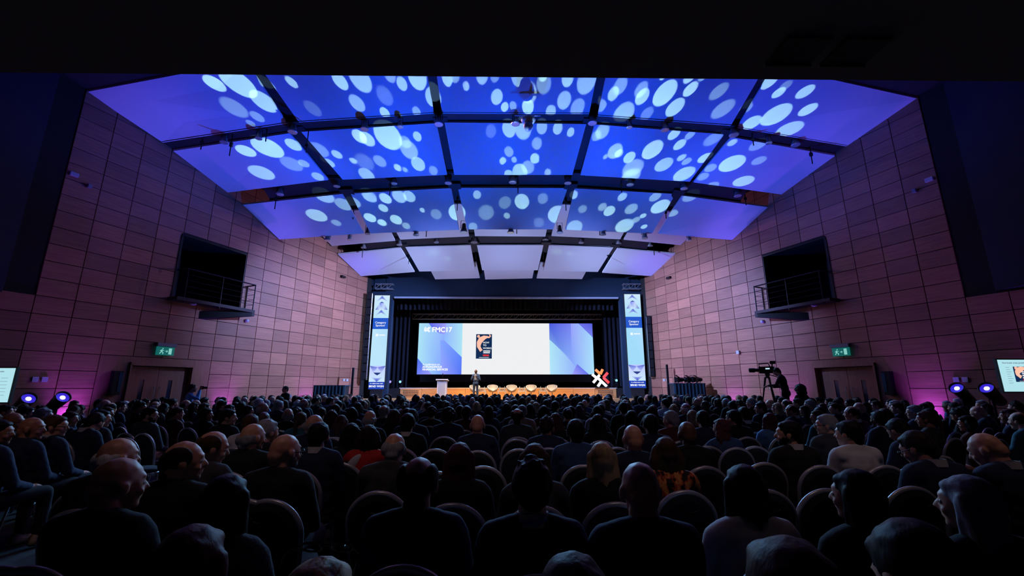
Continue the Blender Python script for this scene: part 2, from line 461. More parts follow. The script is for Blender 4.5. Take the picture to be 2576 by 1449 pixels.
part('floor', MB().box((-22, -2.5, -0.1), (22, 33, 0)), M['carpet'], kind='structure')
S0, SP, Z0, ZP = 12.94, 0.895, 0.53, 0.515      # panel grid of the side walls
DOOR = (15.57, 17.69, 2.36)
OPEN = (16.53, 19.14, 4.72, 7.12)
for side, nm in ((-1, 'left'), (1, 'right')):
    mb = MB()
    z1 = 11.2
    wallbox(mb, 6.0, DOOR[0], -0.3, 0, 0, z1, side)
    wallbox(mb, DOOR[0], DOOR[1], -0.3, 0, DOOR[2], OPEN[2], side)
    wallbox(mb, DOOR[0], OPEN[0], -0.3, 0, OPEN[2], z1, side)
    wallbox(mb, OPEN[0], DOOR[1], -0.3, 0, OPEN[3], z1, side)
    wallbox(mb, DOOR[1], OPEN[1], -0.3, 0, OPEN[3], z1, side)
    wallbox(mb, DOOR[1], OPEN[1], -0.3, 0, 0, OPEN[2], side)
    wallbox(mb, OPEN[1], 27.7, -0.3, 0, 0, z1, side)
    wl = part('wall_' + nm, mb, M['backing'], kind='structure')
    # recess behind the balcony opening
    rc = MB()
    a, b, c, d = OPEN[0] - .02, OPEN[1] + .02, OPEN[2] - .02, OPEN[3] + .02
    wallbox(rc, a, b, -2.3, -2.2, c, d, side); wallbox(rc, a - .1, a, -2.3, -.3, c, d, side); wallbox(rc, b, b + .1, -2.3, -.3, c, d, side)
    wallbox(rc, a, b, -2.3, -.3, c - .1, c, side); wallbox(rc, a, b, -2.3, -.3, d, d + .1, side)
    part('recess_lining', rc, M['navywall'], wl)
    fr = MB()
    wallbox(fr, OPEN[0] - .06, OPEN[1] + .03, 0, .05, OPEN[3] - .02, OPEN[3] + .06, side)
    wallbox(fr, OPEN[0] - .08, OPEN[0], 0, .05, OPEN[2], OPEN[3], side)
    wallbox(fr, OPEN[1], OPEN[1] + .04, 0, .05, OPEN[2], OPEN[3], side)
    part('opening_frame', fr, M['blackmetal'], wl)
    # panels: one shared mesh, each its own object
    pm = MB()
    hw, hh, t = SP / 2 - 0.006, ZP / 2 - 0.0055, 0.024
    e = 0.006
    pm.hexa([(-hw, 0, -hh), (hw, 0, -hh), (hw - e, -t, -hh + e), (-hw + e, -t, -hh + e), (-hw, 0, hh), (hw, 0, hh), (hw - e, -t, hh - e), (-hw + e, -t, hh - e)])
    pme = pm.mesh('wall_panel', M['wood'])
    cells = []
    for i in range(-6, 17):
        for j in range(0, 21):
            s0, s1, z0, z1_ = S0 + i * SP, S0 + (i + 1) * SP, Z0 + j * ZP, Z0 + (j + 1) * ZP
            sm, zm = (s0 + s1) / 2, (z0 + z1_) / 2
            if s1 > 27.6: continue
            if s0 < 12.2 and z0 > 4.1: continue
            if OPEN[0] - .05 < sm < OPEN[1] + .05 and OPEN[2] - .1 < zm < OPEN[3] + .1: continue
            if 14.72 < sm < 18.32 and zm < 2.6: continue
            y = sm * CA
            ztop = np.interp(y, [11, 12.2, 14.3, 16.85, 17.5, 19.4, 20.5, 22.5, 25, 26], [11, 11, 10.9, 10.3, 10.3, 9.8, 9.8, 9.5, 8.8, 8.6])
            if z0 > ztop: continue
            near = (abs(sm - 14) if sm < 14 else sm - 14) + 2.0 * max(0, zm - 9.5)
            cells.append((near, sm, zm))
    cells.sort()
    rz = math.atan2(side * -SA, CA) if False else None
    dirv = (WP(1, 0, 0, side) - WP(0, 0, 0, side)).normalized()
    ang = math.atan2(dirv.y, dirv.x)
    if side < 0: ang_ = ang            # +s along local x, room side is local -y
    else: ang_ = ang + PI
    rest = MB()
    for n_, (_, sm, zm) in enumerate(cells):
        pos = WP(sm, 0, zm, side)
        if n_ < 298:
            link('wall_panel', pme, wl, loc=pos + Vector((0, 0, 0)), rot=(0, 0, ang_))
        else:
            mxx = Matrix.Translation(pos) @ Matrix.Rotation(ang_, 4, 'Z')
            i0 = len(rest.v)
            rest.v += [tuple(mxx @ Vector(v)) for v in pm.v]
            for f in pm.f: rest.f.append([i0 + q for q in f]); rest.m.append(0); rest.c.append(None)
    if rest.v: part('far_wall_panels', rest, M['wood'], wl, kind='stuff')
    # smooth veneer around the door portal
    pr = MB()
    wallbox(pr, 14.74, DOOR[0] - .005, 0.0, .024, 0.02, 2.58, side)
    part('portal_panel', pr, M['doorwood'], wl)
    pr = MB(); wallbox(pr, DOOR[1] + .005, 18.30, 0.0, .024, 0.02, 2.58, side)
    part('portal_panel', pr, M['doorwood'], wl)
    pr = MB(); wallbox(pr, DOOR[0], DOOR[1], 0.0, .024, DOOR[2] + .01, 2.58, side)
    part('portal_panel', pr, M['doorwood'], wl)
    # low skirting below the panels
    bb = MB(); wallbox(bb, 7.0, 14.7, 0, .03, 0, Z0 - .01, side); wallbox(bb, 18.3, 27.5, 0, .03, 0, Z0 - .01, side)
    part('baseboard_' + nm, bb, M['wood'], kind='structure')
    # doors
    dr = part('door_%d' % (1 if side < 0 else 2), (lambda q: (wallbox(q, DOOR[0], DOOR[0] + .05, -.28, .10, 0, 2.40, side), wallbox(q, DOOR[1] - .05, DOOR[1], -.28, .04, 0, 2.36, side), wallbox(q, DOOR[0], DOOR[1], -.28, .10, 2.30, 2.40, side), q)[-1])(MB()), M['doorwood'], kind='structure')
    mid = (DOOR[0] + DOOR[1]) / 2
    for (a, b, hs) in ((DOOR[0] + .05, mid - .006, 1), (mid + .006, DOOR[1] - .05, -1)):
        lf = MB()
        gx = a + (b - a) * (.52 if hs > 0 else .42)
        z_a, z_b = .95, 1.84
        wallbox(lf, a, gx - .07, -.22, -.17, .01, 2.28, side); wallbox(lf, gx + .07, b, -.22, -.17, .01, 2.28, side)
        wallbox(lf, gx - .07, gx + .07, -.22, -.17, .01, z_a, side); wallbox(lf, gx - .07, gx + .07, -.22, -.17, z_b, 2.28, side)
        leaf = part('door_leaf', lf, M['doorwood'], dr)
        g = MB(); wallbox(g, gx - .07, gx + .07, -.205, -.19, z_a, z_b, side)
        part('glass_pane', g, M['glass'], leaf)
        h = MB(); hx = mid - .10 if hs > 0 else mid + .10
        h.tube([WP(hx, -.17, 1.02, side), WP(hx, -.11, 1.02, side), WP(hx, -.11, 1.58, side), WP(hx, -.17, 1.58, side)], .014)
        part('door_handle', h, M['steel'], leaf)
    bk = MB(); wallbox(bk, DOOR[0], DOOR[1], -.34, -.30, 0, 2.4, side)
    part('door_backing', bk, M['black'], dr)

# dark upper side volumes near the camera
for side, nm in ((-1, 'left'), (1, 'right')):
    x0, x1 = 13.5, 19.5
    zb = 4.08 if side < 0 else 4.2
    part('wall_upper_' + nm, MB().box((side * x0, 3.0, zb), (side * x1, 11.55, 13.5)), M['navywall'], kind='structure')
    part('wall_rear_' + nm, MB().box((side * 16.5, -2.5, 0), (side * 16.8, 7.2, 6)), M['navywall'], kind='structure')
part('wall_rear', MB().box((-17, -2.7, 0), (17, -2.5, 6)), M['navywall'], kind='structure')
# low soffit over the rear rows
sf = part('ceiling_rear', MB().box((-20, -2.6, 5.42), (20, 4.75, 5.9)), M['soffit'], kind='structure')
for u in (1945, 2085):
    c = aty(u + 60, 135, 4.3)
    q = MB().box((c.x - .25, 4.05, 5.39), (c.x + .25, 4.45, 5.425))
    q.box((c.x - .27, 4.45, 5.37), (c.x + .27, 4.47, 5.425)); q.box((c.x - .27, 4.03, 5.37), (c.x - .25, 4.47, 5.425))
    tag(part('recessed_downlight', q, M['black']), 'unlit recessed square light in the dark soffit, %s one' % ('inner' if u < 2000 else 'outer'), 'light fixture', 'recessed lights in the rear soffit')
part('trim_1', MB().box((-19.9, 4.72, 5.42), (19.9, 12.2, 5.9)) if False else MB().box((-13.6, 4.4, 5.9), (13.6, 4.75, 14)), M['black'], kind='structure')
# main black ceiling above the suspended panels
cl = MB()
prof = [(4.7, 14.6), (12, 13.9), (16, 12.6), (20, 11.6), (23, 11.2), (31.5, 10.6)]
for (ya, za), (yb, zb) in zip(prof, prof[1:]):
    cl.hexa([(-20, ya, za), (20, ya, za), (20, yb, zb), (-20, yb, zb), (-20, ya, za + .2), (20, ya, za + .2), (20, yb, zb + .2), (-20, yb, zb + .2)])
CEIL = part('ceiling', cl, M['black'], kind='structure')

# ------------------------------------------------------------------ suspended ceiling
rown = ['nearest', 'second', 'third', 'fourth', 'fifth']
coln = ['left wall end', 'second from the left wall', 'middle', 'second from the right wall', 'right wall end']
for r in range(5):
    (yn, N), (yf, Fr) = ROWS[r]
    for k in range(5):
        a, b = 2 * k, 2 * k + 1
        th = 0.07
        P = [(N[a][0], yn, N[a][1]), (N[b][0], yn, N[b][1]), (Fr[b][0], yf, Fr[b][1]), (Fr[a][0], yf, Fr[a][1])]
        mb = MB().hexa(P + [(x, y, z + th) for x, y, z in P])
        for hx in (.25, .75):
            hp = Vector(P[0]).lerp(Vector(P[1]), hx).lerp(Vector(P[3]).lerp(Vector(P[2]), hx), .5)
            part('hanger_rod', MB().tube([hp + Vector((0, 0, .06)), (hp.x, hp.y, float(np.interp(hp.y, [4.7, 12, 16, 20, 23, 31.5], [14.6, 13.9, 12.6, 11.6, 11.2, 10.6])) + .05)], .012, 5), M['blackmetal'], CEIL)
        part('ceiling_panel', mb, M['panel'], CEIL)
for k, (x0, x1, x2, x3) in enumerate(((-4.75, -1.80, -4.39, -1.65), (-1.42, 1.72, -1.31, 1.58), (2.0, 5.0, 1.85, 4.65))):
    P = [(x0, 24.9, 8.75), (x1, 24.9, 8.8), (x3, 26.0, 8.12), (x2, 26.0, 8.04)]
    if k == 2: P = [(x0, 24.9, 8.8), (x1, 24.9, 8.75), (x3, 26.0, 8.08), (x2, 26.0, 8.12)]
    part('ceiling_panel', MB().hexa(P + [(x, y, z + .07) for x, y, z in P]), M['panel'], CEIL)
    hp = (Vector(P[0]) + Vector(P[2])) / 2
    part('hanger_rod', MB().tube([hp + Vector((0, 0, .06)), (hp.x, hp.y, 11.1)], .012, 5), M['blackmetal'], CEIL)


def arch(row, far, x):
    E = ROWS[row][1 if far else 0][1]
    return float(np.interp(x, [p[0] for p in E], [p[1] for p in E]))


# cross beams (black lighting slots) between the rows
beams = [(0, 14.22, 14.8, 1, 12.5, .06, .5), (1, 16.8, 17.55, 1, 10.2, .12, .55), (3, 22.45, 23.05, 1, 7.8, .10, .5)]
bnames = ['between the two nearest panel rows', 'between the second and third panel rows', 'between the fourth and fifth panel rows']
for bi, (r, ya, yb, _, xm, dz, hh) in enumerate(beams):
    root = thing('lighting_beam', 'long black arched lighting beam ' + bnames[bi], 'beam', (0, (ya + yb) / 2, arch(r, 1, 0)))
    xs = [-xm] + [x for x, _z in ROWS[r][1][1] if -xm < x < xm] + [xm]
    mb = MB()
    zb_ = lambda x: (arch(r, 1, x) + arch(min(r + 1, 4), 0, x)) / 2 + dz
    ym = (ya + yb) / 2
    for x0, x1 in zip(xs, xs[1:]):
        if x1 - x0 < .05: continue
        P = [(x0, ya, arch(r,1,x0) + dz), (x1, ya, arch(r,1,x1) + dz), (x1, yb, arch(r+1,0,x1) + dz), (x0, yb, arch(r+1,0,x0) + dz)]
        mb.hexa(P + [(x, y, z + hh) for x, y, z in P])
    o = part('beam_body', mb, M['black'], root); o.location = -root.location
    rl = MB()
    for yy, rr, fa in ((ya + .04, r, 1), (yb - .04, r + 1, 0)):
        rl.tube([(x, yy, arch(rr, fa, x) + dz - .03) for x in xs], .022, 6)
    o = part('rail', rl, M['blackmetal'], root); o.location = -root.location
    if bi == 1:
        for (x0, x1) in ((-7.2, -5.1), (-4.7, -2.7), (-2.0, -.2), (.55, 2.5), (3.3, 5.1), (5.4, 7.3)):
            g = MB()
            for q in range(5):
                yy = ya + .10 + q * .055
                g.box((x0 + .05, yy, arch(r,1,(x0+x1)/2) + .085), (x1 - .05, yy + .012, arch(r,1,(x0+x1)/2) + .11))
            g.box((x0, ya + .06, arch(r,1,(x0+x1)/2) + .07), (x1, ya + .08, arch(r,1,(x0+x1)/2) + .11))
            g.box((x0, ya + .38, arch(r,1,(x0+x1)/2) + .07), (x1, ya + .40, arch(r,1,(x0+x1)/2) + .11))
            o = part('vent_grille', g, M['grey'], root); o.location = -root.location
# bulkhead closing the ceiling ahead of the nearest row
bh = MB()
xs = [-13.6, -13.3, -9.9, -8.3, -2.6, 3.2, 8.6, 9.9, 13.33, 13.7]
for x0, x1 in zip(xs, xs[1:]):
    z0_, z1_ = max(10.72, arch(0, 0, x0) + .08), max(10.72, arch(0, 0, x1) + .08)
    bh.hexa([(x0, 11.2, z0_), (x1, 11.2, z1_), (x1, 12.19, z1_), (x0, 12.19, z0_), (x0, 11.2, 14), (x1, 11.2, 14), (x1, 12.19, 14), (x0, 12.19, 14)])
part('trim_2', bh, M['black'], kind='structure')
# black channels closing the long gaps from above
for r in range(5):
    (yn, N), (yf, Fr) = ROWS[r]
    for g in range(4):
        a, b = 2 * g + 1, 2 * g + 2
        th = .1
        P = [(N[a][0] - .12, yn - .2, N[a][1] + th), (N[b][0] + .12, yn - .2, N[b][1] + th), (Fr[b][0] + .12, yf + .2, Fr[b][1] + th), (Fr[a][0] - .12, yf + .2, Fr[a][1] + th)]
        if r == 2 or r == 4:   # the third and fifth rows leave the gap open lower down
            P[2] = tuple(Vector(P[1]).lerp(Vector(P[2]), .35)); P[3] = tuple(Vector(P[0]).lerp(Vector(P[3]), .35))
        part('ceiling_channel', MB().hexa(P + [(x, y, z + .12) for x, y, z in P]), M['black'], CEIL)

# round lamps hung under the beams
FIX = {14.45: [(737,322,1.2),(565,348,1),(652,338,.9),(918,315,1.1),(1007,309,.8),(1104,303,1.2),(1297,302,1.1),(1490,300,1.2),(1583,311,.8),(1672,317,1.1),(1845,330,1.2),(1933,350,.8),(2000,355,1.1)],
       17.1: [(705,480,1.1),(848,460,1),(992,453,1),(1128,452,1.1),(1290,450,1.2),(1428,452,1.1),(1585,456,1.1),(1720,466,1.1),(1855,484,1.1)],
       19.5: [(925,580,1),(880,594,.8),(1047,583,1),(1167,576,1.3),(1285,577,1.2),(1408,577,1.1),(1517,582,1),(1621,591,1.1),(825,597,1.1),(1733,597,.9)],
       22.7: [(1005,609,1.1),(1193,603,1.3),(1372,597,1.2),(1098,603,1),(1462,604,1),(1556,606,1.1),(915,616,1),(1635,612,1)]}
fm = MB().lathe([(.05, .34), (.07, .30), (.085, .16), (.125, .05), (.135, 0), (.12, 0), (.1, .04), (.02, .06)], n=14).mesh('lamp_body', M['grey'], True)
fr_ = MB().lathe([(.118, -.005), (.14, -.005), (.145, .02), (.13, .03)], n=16).mesh('rim', M['steel'], True)
fy = MB().tube([(-.11, 0, .15), (-.11, 0, .45), (.11, 0, .45), (.11, 0, .15)], .012, 6).mesh('yoke', M['blackmetal'])
fb = {14.45: 'nearest cross beam', 17.1: 'second cross beam', 19.5: 'third panel row edge', 22.7: 'farthest cross beam'}
for yy, L in FIX.items():
    L = sorted(L)
    for n_, (u, v, s) in enumerate(L):
        p = aty(u, v, yy)
        t = thing('ceiling_spotlight', 'round hanging spotlight, %s from the left, %s' % (ORD[n_ + 1], fb[yy]), 'spotlight', p - Vector((0, 0, .17)), group='spotlights under the ' + fb[yy])
        t.scale = (s, s, s)
        link('lamp_body', fm, t); link('rim', fr_, t); link('yoke', fy, t)
# dome camera
p = aty(1329, 308, 13.9)
t = thing('dome_camera', 'white ball shaped dome camera on a bracket under the nearest cross beam', 'camera', p)
part('housing', MB().lathe([(.08, .2), (.24, .17), (.26, .08), (.2, .0), (.14, -.02)], n=20), M['white'], t, True)
part('globe', MB().lathe([(.04, -.34), (.12, -.30), (.17, -.2), (.17, -.12), (.13, -.03)], n=20), M['offwhite'], t, True)
part('bracket', MB().tube([(-.5, 0, .28), (.45, 0, .28)], .025, 6).tube([(0, 0, .2), (0, 0, .3)], .03, 6), M['offwhite'], t)
# short hanging clamps
HANG = [(505,358,376,14.45),(668,340,356,14.45),(770,365,384,14.45),(577,358,392,14.45),(1896,352,366,14.45),(2044,385,412,14.6),(691,497,526,17.1),(1303,455,486,17.1),(980,462,492,17.1),(1564,465,485,17.1),(1877,500,516,17.3),(1072,578,596,19.5),(1300,576,588,19.5),(1509,580,592,19.5),(911,612,648,22.9),(1646,610,642,22.9),(1028,645,664,23.6),(1197,633,652,23.6),(1367,633,652,23.6),(1530,640,658,23.6),(1150,505,530,18.0),(1424,500,530,18.0),(888,540,552,18.6),(1676,535,550,18.6)]
for n_, (u, v0, v1, yy) in enumerate(HANG):
    a, b = aty(u, v0 - 8, yy), aty(u, v1, yy)
    t = thing('hanging_clamp', 'thin black rod clamp hanging below the ceiling, %s counted along the beams' % ORD[n_ + 1], 'clamp', b, group='rod clamps hanging under the ceiling')
    h = (a.z - b.z) + (2.4 if yy > 19 else .45)
    part('rod', MB().tube([(0, 0, 0), (0, 0, h)], .02, 6), M['blackmetal'], t)
    part('clamp_jaw', MB().box((-.05, -.03, (a.z - b.z) * .55), (.05, .03, (a.z - b.z) * .8)), M['blackmetal'], t)

# ------------------------------------------------------------------ stage end
part('wall_front', MB().box((-8.9, 26.3, 6.94), (8.9, 26.7, 11)).box((-8.9, 26.3, 0), (-7.0, 26.7, 6.94)).box((7.0, 26.3, 0), (8.9, 26.7, 6.94)), M['header'], kind='structure')
part('trim_3', MB().box((-6.9, 26.22, 6.90), (6.9, 26.34, 7.0)), M['trim'], kind='structure')
part('wall_stage', MB().box((-11, 31.4, 0), (11, 31.6, 11)).box((-11, 26.7, 0), (-10.8, 31.4, 11)).box((10.8, 26.7, 0), (11, 31.4, 11)), M['black'], kind='structure')


def curtain(name, x0, x1, y, z0, z1, label, amp=.09, per=.28):
    mb = MB(); n = max(8, int((x1 - x0) / per * 6))
    pts = []
    for i in range(n + 1):
        x = x0 + (x1 - x0) * i / n
        pts.append((x, y + amp * math.sin(2 * PI * (x - x0) / per) + .03 * math.sin(5.1 * x)))
    for (xa, ya), (xb, yb) in zip(pts, pts[1:]):
        mb.hexa([(xa, ya, z0), (xb, yb, z0), (xb, yb + .02, z0), (xa, ya + .02, z0), (xa, ya, z1), (xb, yb, z1), (xb, yb + .02, z1), (xa, ya + .02, z1)])
    tag(part(name, mb, M['curtain'], smooth=False), label, 'curtain', 'dark stage curtains')


curtain('stage_curtain', -10.5, -6.3, 28.3, 1.54, 7.4, 'dark navy curtain hanging between the LED wall and the left banner')
curtain('stage_curtain', 6.3, 10.5, 28.3, 1.54, 7.4, 'dark navy curtain hanging between the LED wall and the right banner')
curtain('stage_curtain', -10, 10, 30.6, 1.54, 8.5, 'wide dark backdrop curtain behind the LED wall')
curtain('stage_curtain', -6.9, 6.9, 27.2, 6.35, 8.5, 'short dark border curtain above the stage opening')

# stage platform and riser
st = thing('stage_platform', 'low wooden stage floor the speaker and the white chairs stand on', 'stage', (0, 25.8, 0))
part('stage_deck', MB().hexa([(-8.62, -1.3, .84), (8.62, -1.3, .84), (8.15, .48, .84), (-8.15, .48, .84), (-8.62, -1.3, .94), (8.62, -1.3, .94), (8.15, .48, .94), (-8.15, .48, .94)]).box((-6.95, .48, .84), (6.95, 1.18, .94)), M['stagewood'], st)
for i in range(14):
    x = -8.6 + i * 17.2 / 14
    part('front_panel', MB().box((x + .008, -1.29, .02), (x + 17.2 / 14 - .008, -1.27, .835)), M['stagewood'], st)
rs = thing('stage_riser', 'upper stage riser with a warm wooden face behind the white chairs', 'stage', (0, 27, .94))
part('riser_deck', MB().box((-10, 0.02, .52), (10, 4.3, .585)), M['black'], rs)
part('riser_edge', MB().box((-6.45, -.03, .555), (6.7, .05, .60)), M['white'], rs)
xr = -6.4; wd = 13.07 / 10
for i in range(10):
    x = xr + i * wd
    pn = part('riser_panel', MB().box((x + .008, -.02, .01), (x + wd - .008, .03, .55)), M['stagewood'], rs)
    if i in (0, 9):
        g = MB()
        for a in range(11):
            for b in range(4):
                g.box((x + .2 + a * .085, -.026, .1 + b * .095), (x + .2 + a * .085 + .05, -.019, .1 + b * .095 + .06))
        part('vent_grille', g, M['black'], rs)
part('riser_body', MB().box((-10, .04, 0), (10, 4.3, .52)).box((-10, -.01, 0), (-6.45, .04, .55)).box((6.7, -.01, 0), (10, .04, .55)), M['black'], rs)

# ---- LED wall
LX0, LX1, LZ0, LZ1, LY = -5.95, 5.87, 2.40, 5.82, 29.5
LW, LH = LX1 - LX0, LZ1 - LZ0
led = thing('led_screen', 'wide LED wall showing FMC17 graphics either side of a white slide', 'screen', (LX0, LY, LZ0))
fr = MB().box((-.06, .02, -.06), (LW + .06, .25, LH + .06))
part('cabinet', fr, M['black'], led)
c_ = srgb


def lq(mb, pts, cols, y, x0, w_, flip=False):
    mb.quad([(x0 + px * w_, y, (1 - py) * LH) for px, py in pts], 0, [c_(*c) for c in cols] if isinstance(cols[0], tuple) else c_(*cols))


mb = MB()
lq(mb, [(0,0),(0,1),(1,1),(1,0)], (238,240,242), 0, LW * .25, LW * .50)
wq = LW * .25
cy, cy2, mid_, dk, pu = (172,228,246), (160,214,252), (132,168,255), (80,116,246), (160,160,252)
lq(mb, [(0,0),(0,1),(.55,1),(.55,0)], [cy, cy, mid_, (150,185,252)], 0, 0, wq)
lq(mb, [(.55,0),(.55,1),(1,1),(1,0)], [(150,185,252), mid_, dk, mid_], 0, 0, wq)
lq(mb, [(.22,0),(.3,.09),(.47,.2),(.62,.22),(.62,0)], [(96,108,236), (84,104,232), (130,140,248), pu, pu], -.004, 0, wq)
lq(mb, [(.62,0),(.58,.33),(1,.67),(1,0)], [(150,180,252), (140,185,255), cy, cy], -.004, 0, wq)
lq(mb, [(.58,.33),(.50,.34),(.55,1),(1,1),(1,.67)], [(140,160,255), mid_, (150,160,252), (84,116,246), (88,128,252)], -.006, 0, wq)
lq(mb, [(0,.69),(0,1),(.34,1),(.14,.82)], [(76,110,232), (110,125,246), pu, (96,130,240)], -.008, 0, wq)
x0 = LW * .75
lq(mb, [(0,0),(0,1),(.5,1),(.5,0)], [(72,88,220), cy, (140,185,252), (118,128,240)], 0, x0, wq)
lq(mb, [(.5,0),(.5,1),(1,1),(1,0)], [(150,160,250), (130,170,252), (170,225,250), cy2], 0, x0, wq)
lq(mb, [(0,.32),(0,1),(.75,1),(.45,.68)], [cy, (178,230,250), (140,160,250), (128,150,250)], -.004, x0, wq)
lq(mb, [(.68,0),(1,.28),(1,0)], [(108,112,232), (118,128,236), (84,92,220)], -.006, x0, wq)
lq(mb, [(.62,.80),(.88,1),(.5,1)], [(110,120,236), (96,112,236), pu], -.006, x0, wq)
part('display', mb, M['screen'], led)


def arms(mb, cx, cz, s, y, segs, r, mi=0):
    for (a, b, c, d) in segs:
        mb.tube([(cx + a * s, y, cz + b * s), (cx + c * s, y, cz + d * s)], r * s, 6, mi)


STAR = [(-.9,.0,-.35,.0),(-.65,.75,0,.12),(.65,.75,.28,.35),(0,.12,.5,.7),(.9,.65,.35,.0),(.35,0,.9,-.65),(-.65,-.7,.1,.0),(-.2,-.55,.15,-.15),(.15,-.15,.6,-.85),(-.9,.45,-.5,.1),(-.9,-.45,-.5,-.1)]
mb = MB(); arms(mb, wq * .19, LH * .875, .22, -.02, STAR, .14)
part('logo_mark', mb, M['ink'], led)
text('FMC17', .46, M['ink'], led, (wq * .30, -.012, LH * .875 - .165), off=.016)
text('A conference on', .17, M['ink'], led, (wq * .12, -.012, LH * .175), off=.004)
text('AUTONOMOUS', .18, M['ink'], led, (wq * .12, -.012, LH * .125), off=.008)
text('FINANCIAL SERVICES', .18, M['ink'], led, (wq * .12, -.012, LH * .075), off=.008)
# the book cover on the slide: a plain stand-in, curved orange shape on navy
bx0, bx1, bz0, bz1 = (1200 - 1055) * LW / 440, (1240 - 1055) * LW / 440, LH - (903 - 813) * LH / 129, LH - (841 - 813) * LH / 129


def cover(parent, x0, x1, z0, z1, y, big=True):
    w_, h_ = x1 - x0, z1 - z0
    mb = MB().box((x0, y, z0), (x1, y + .004, z1))
    part('book_cover', mb, EM['navy'], parent)
    g = MB()
    cp = [(.34,.32,.10),(.27,.38,.09),(.17,.5,.11),(.20,.66,.15),(.32,.78,.17),(.50,.86,.13),(.68,.885,.07),(.82,.87,.045),(.90,.92,.04),(.84,.975,.03)]
    for (a0, b0, r0), (a1, b1, r1) in zip(cp, cp[1:]):
        d = Vector(((a1 - a0) * w_, 0, (b1 - b0) * h_)).normalized(); nn = Vector((d.z, 0, -d.x))
        p0, p1 = Vector((x0 + a0 * w_, y - .006, z0 + b0 * h_)), Vector((x0 + a1 * w_, y - .006, z0 + b1 * h_))
        e = [p0 - nn * r0 * w_ - d * .01, p1 - nn * r1 * w_ + d * .01, p1 + nn * r1 * w_ + d * .01, p0 + nn * r0 * w_ - d * .01]
        g.quad(e)
        g.quad([p1 + Vector((math.cos(t_ * PI / 6) * r1 * w_, 0, math.sin(t_ * PI / 6) * r1 * w_)) for t_ in range(12)])
    g.lathe([(.09 * w_, 0), (.09 * w_, .004)], (x0 + .15 * w_, y - .006, z0 + .91 * h_), 14, mx=Matrix.Rotation(PI / 2, 4, 'X'))
    part('cover_figure', g, EM['peach'], parent)
    for i, (s_, b) in enumerate((('HOW', .62), ('TO', .51), ('WORKS', .39))):
        text(s_, h_ * .098, M['ink'], parent, (x0 + .44 * w_, y - .012, z0 + b * h_), name='cover_lettering', off=.002 * w_)
    part('cover_band', MB().box((x0 + .44 * w_, y - .008, z0 + .10 * h_), (x0 + .82 * w_, y - .004, z0 + .17 * h_)), EM['red'], parent)
    part('cover_band', MB().box((x0 + .46 * w_, y - .008, z0 + .22 * h_), (x0 + .88 * w_, y - .004, z0 + .26 * h_)).box((x0 + .46 * w_, y - .008, z0 + .29 * h_), (x0 + .9 * w_, y - .004, z0 + .33 * h_)).box((x0 + .2 * w_, y - .008, z0 + .04 * h_), (x0 + .82 * w_, y - .004, z0 + .055 * h_)), M['ink'], parent)


EM = {'navy': emis('cover_navy', srgb(10, 42, 84)), 'peach': emis('cover_peach', srgb(255, 190, 165)), 'red': emis('cover_red', srgb(214, 52, 56)), 'bblue': emis('banner_blue', srgb(22, 66, 190))}
cover(led, bx0, bx1, bz0, bz1, -.008)
part('bottom_rig', MB().box((.2, .05, -.5), (LW - .2, .2, -.06)), M['black'], led)


# ---- trusses
def truss(name, label, x0, x1, y, z, h, step, grp=None, cables=False):
    t = thing(name, label, 'truss', (x0, y, z), group=grp)
    L = x1 - x0
    ch = MB()
    for (dy, dz) in ((0, 0), (h, 0), (0, h), (h, h)):
        ch.tube([(0, dy, dz), (L, dy, dz)], .025, 6)
    part('chord', ch, M['grey'], t)
    if cables:
        for cx_ in (.2, L - .2): part('hanging_cable', MB().tube([(cx_, h / 2, h), (cx_, h / 2, 11.1 - z)], .01, 5), M['blackmetal'], t)
    n = int(L / step)
    for i in range(n):
        a, b = i * L / n, (i + 1) * L / n
        part('lattice_brace', MB().tube([(a, 0, 0), (b, 0, h)], .016, 5).tube([(a, 0, 0), (a, h, 0)], .014, 5).tube([(a, 0, 0), (a, 0, h)], .014, 5), M['grey'], t)


tz = aty(1274, 802, 28.9).z
truss('lighting_truss', 'long dim lighting truss hanging just above the LED wall', -6.3, 6.5, 28.9, tz, .33, .42)
a = aty(943, 726, 25.9)
truss('lighting_truss', 'short truss segment above the left banner', a.x, a.x + 1.1, 25.9, a.z, .3, .35, cables=True)
a = aty(1568, 726, 25.9)
truss('lighting_truss', 'short truss segment above the right banner', a.x, a.x + 1.1, 25.9, a.z, .3, .35, cables=True)

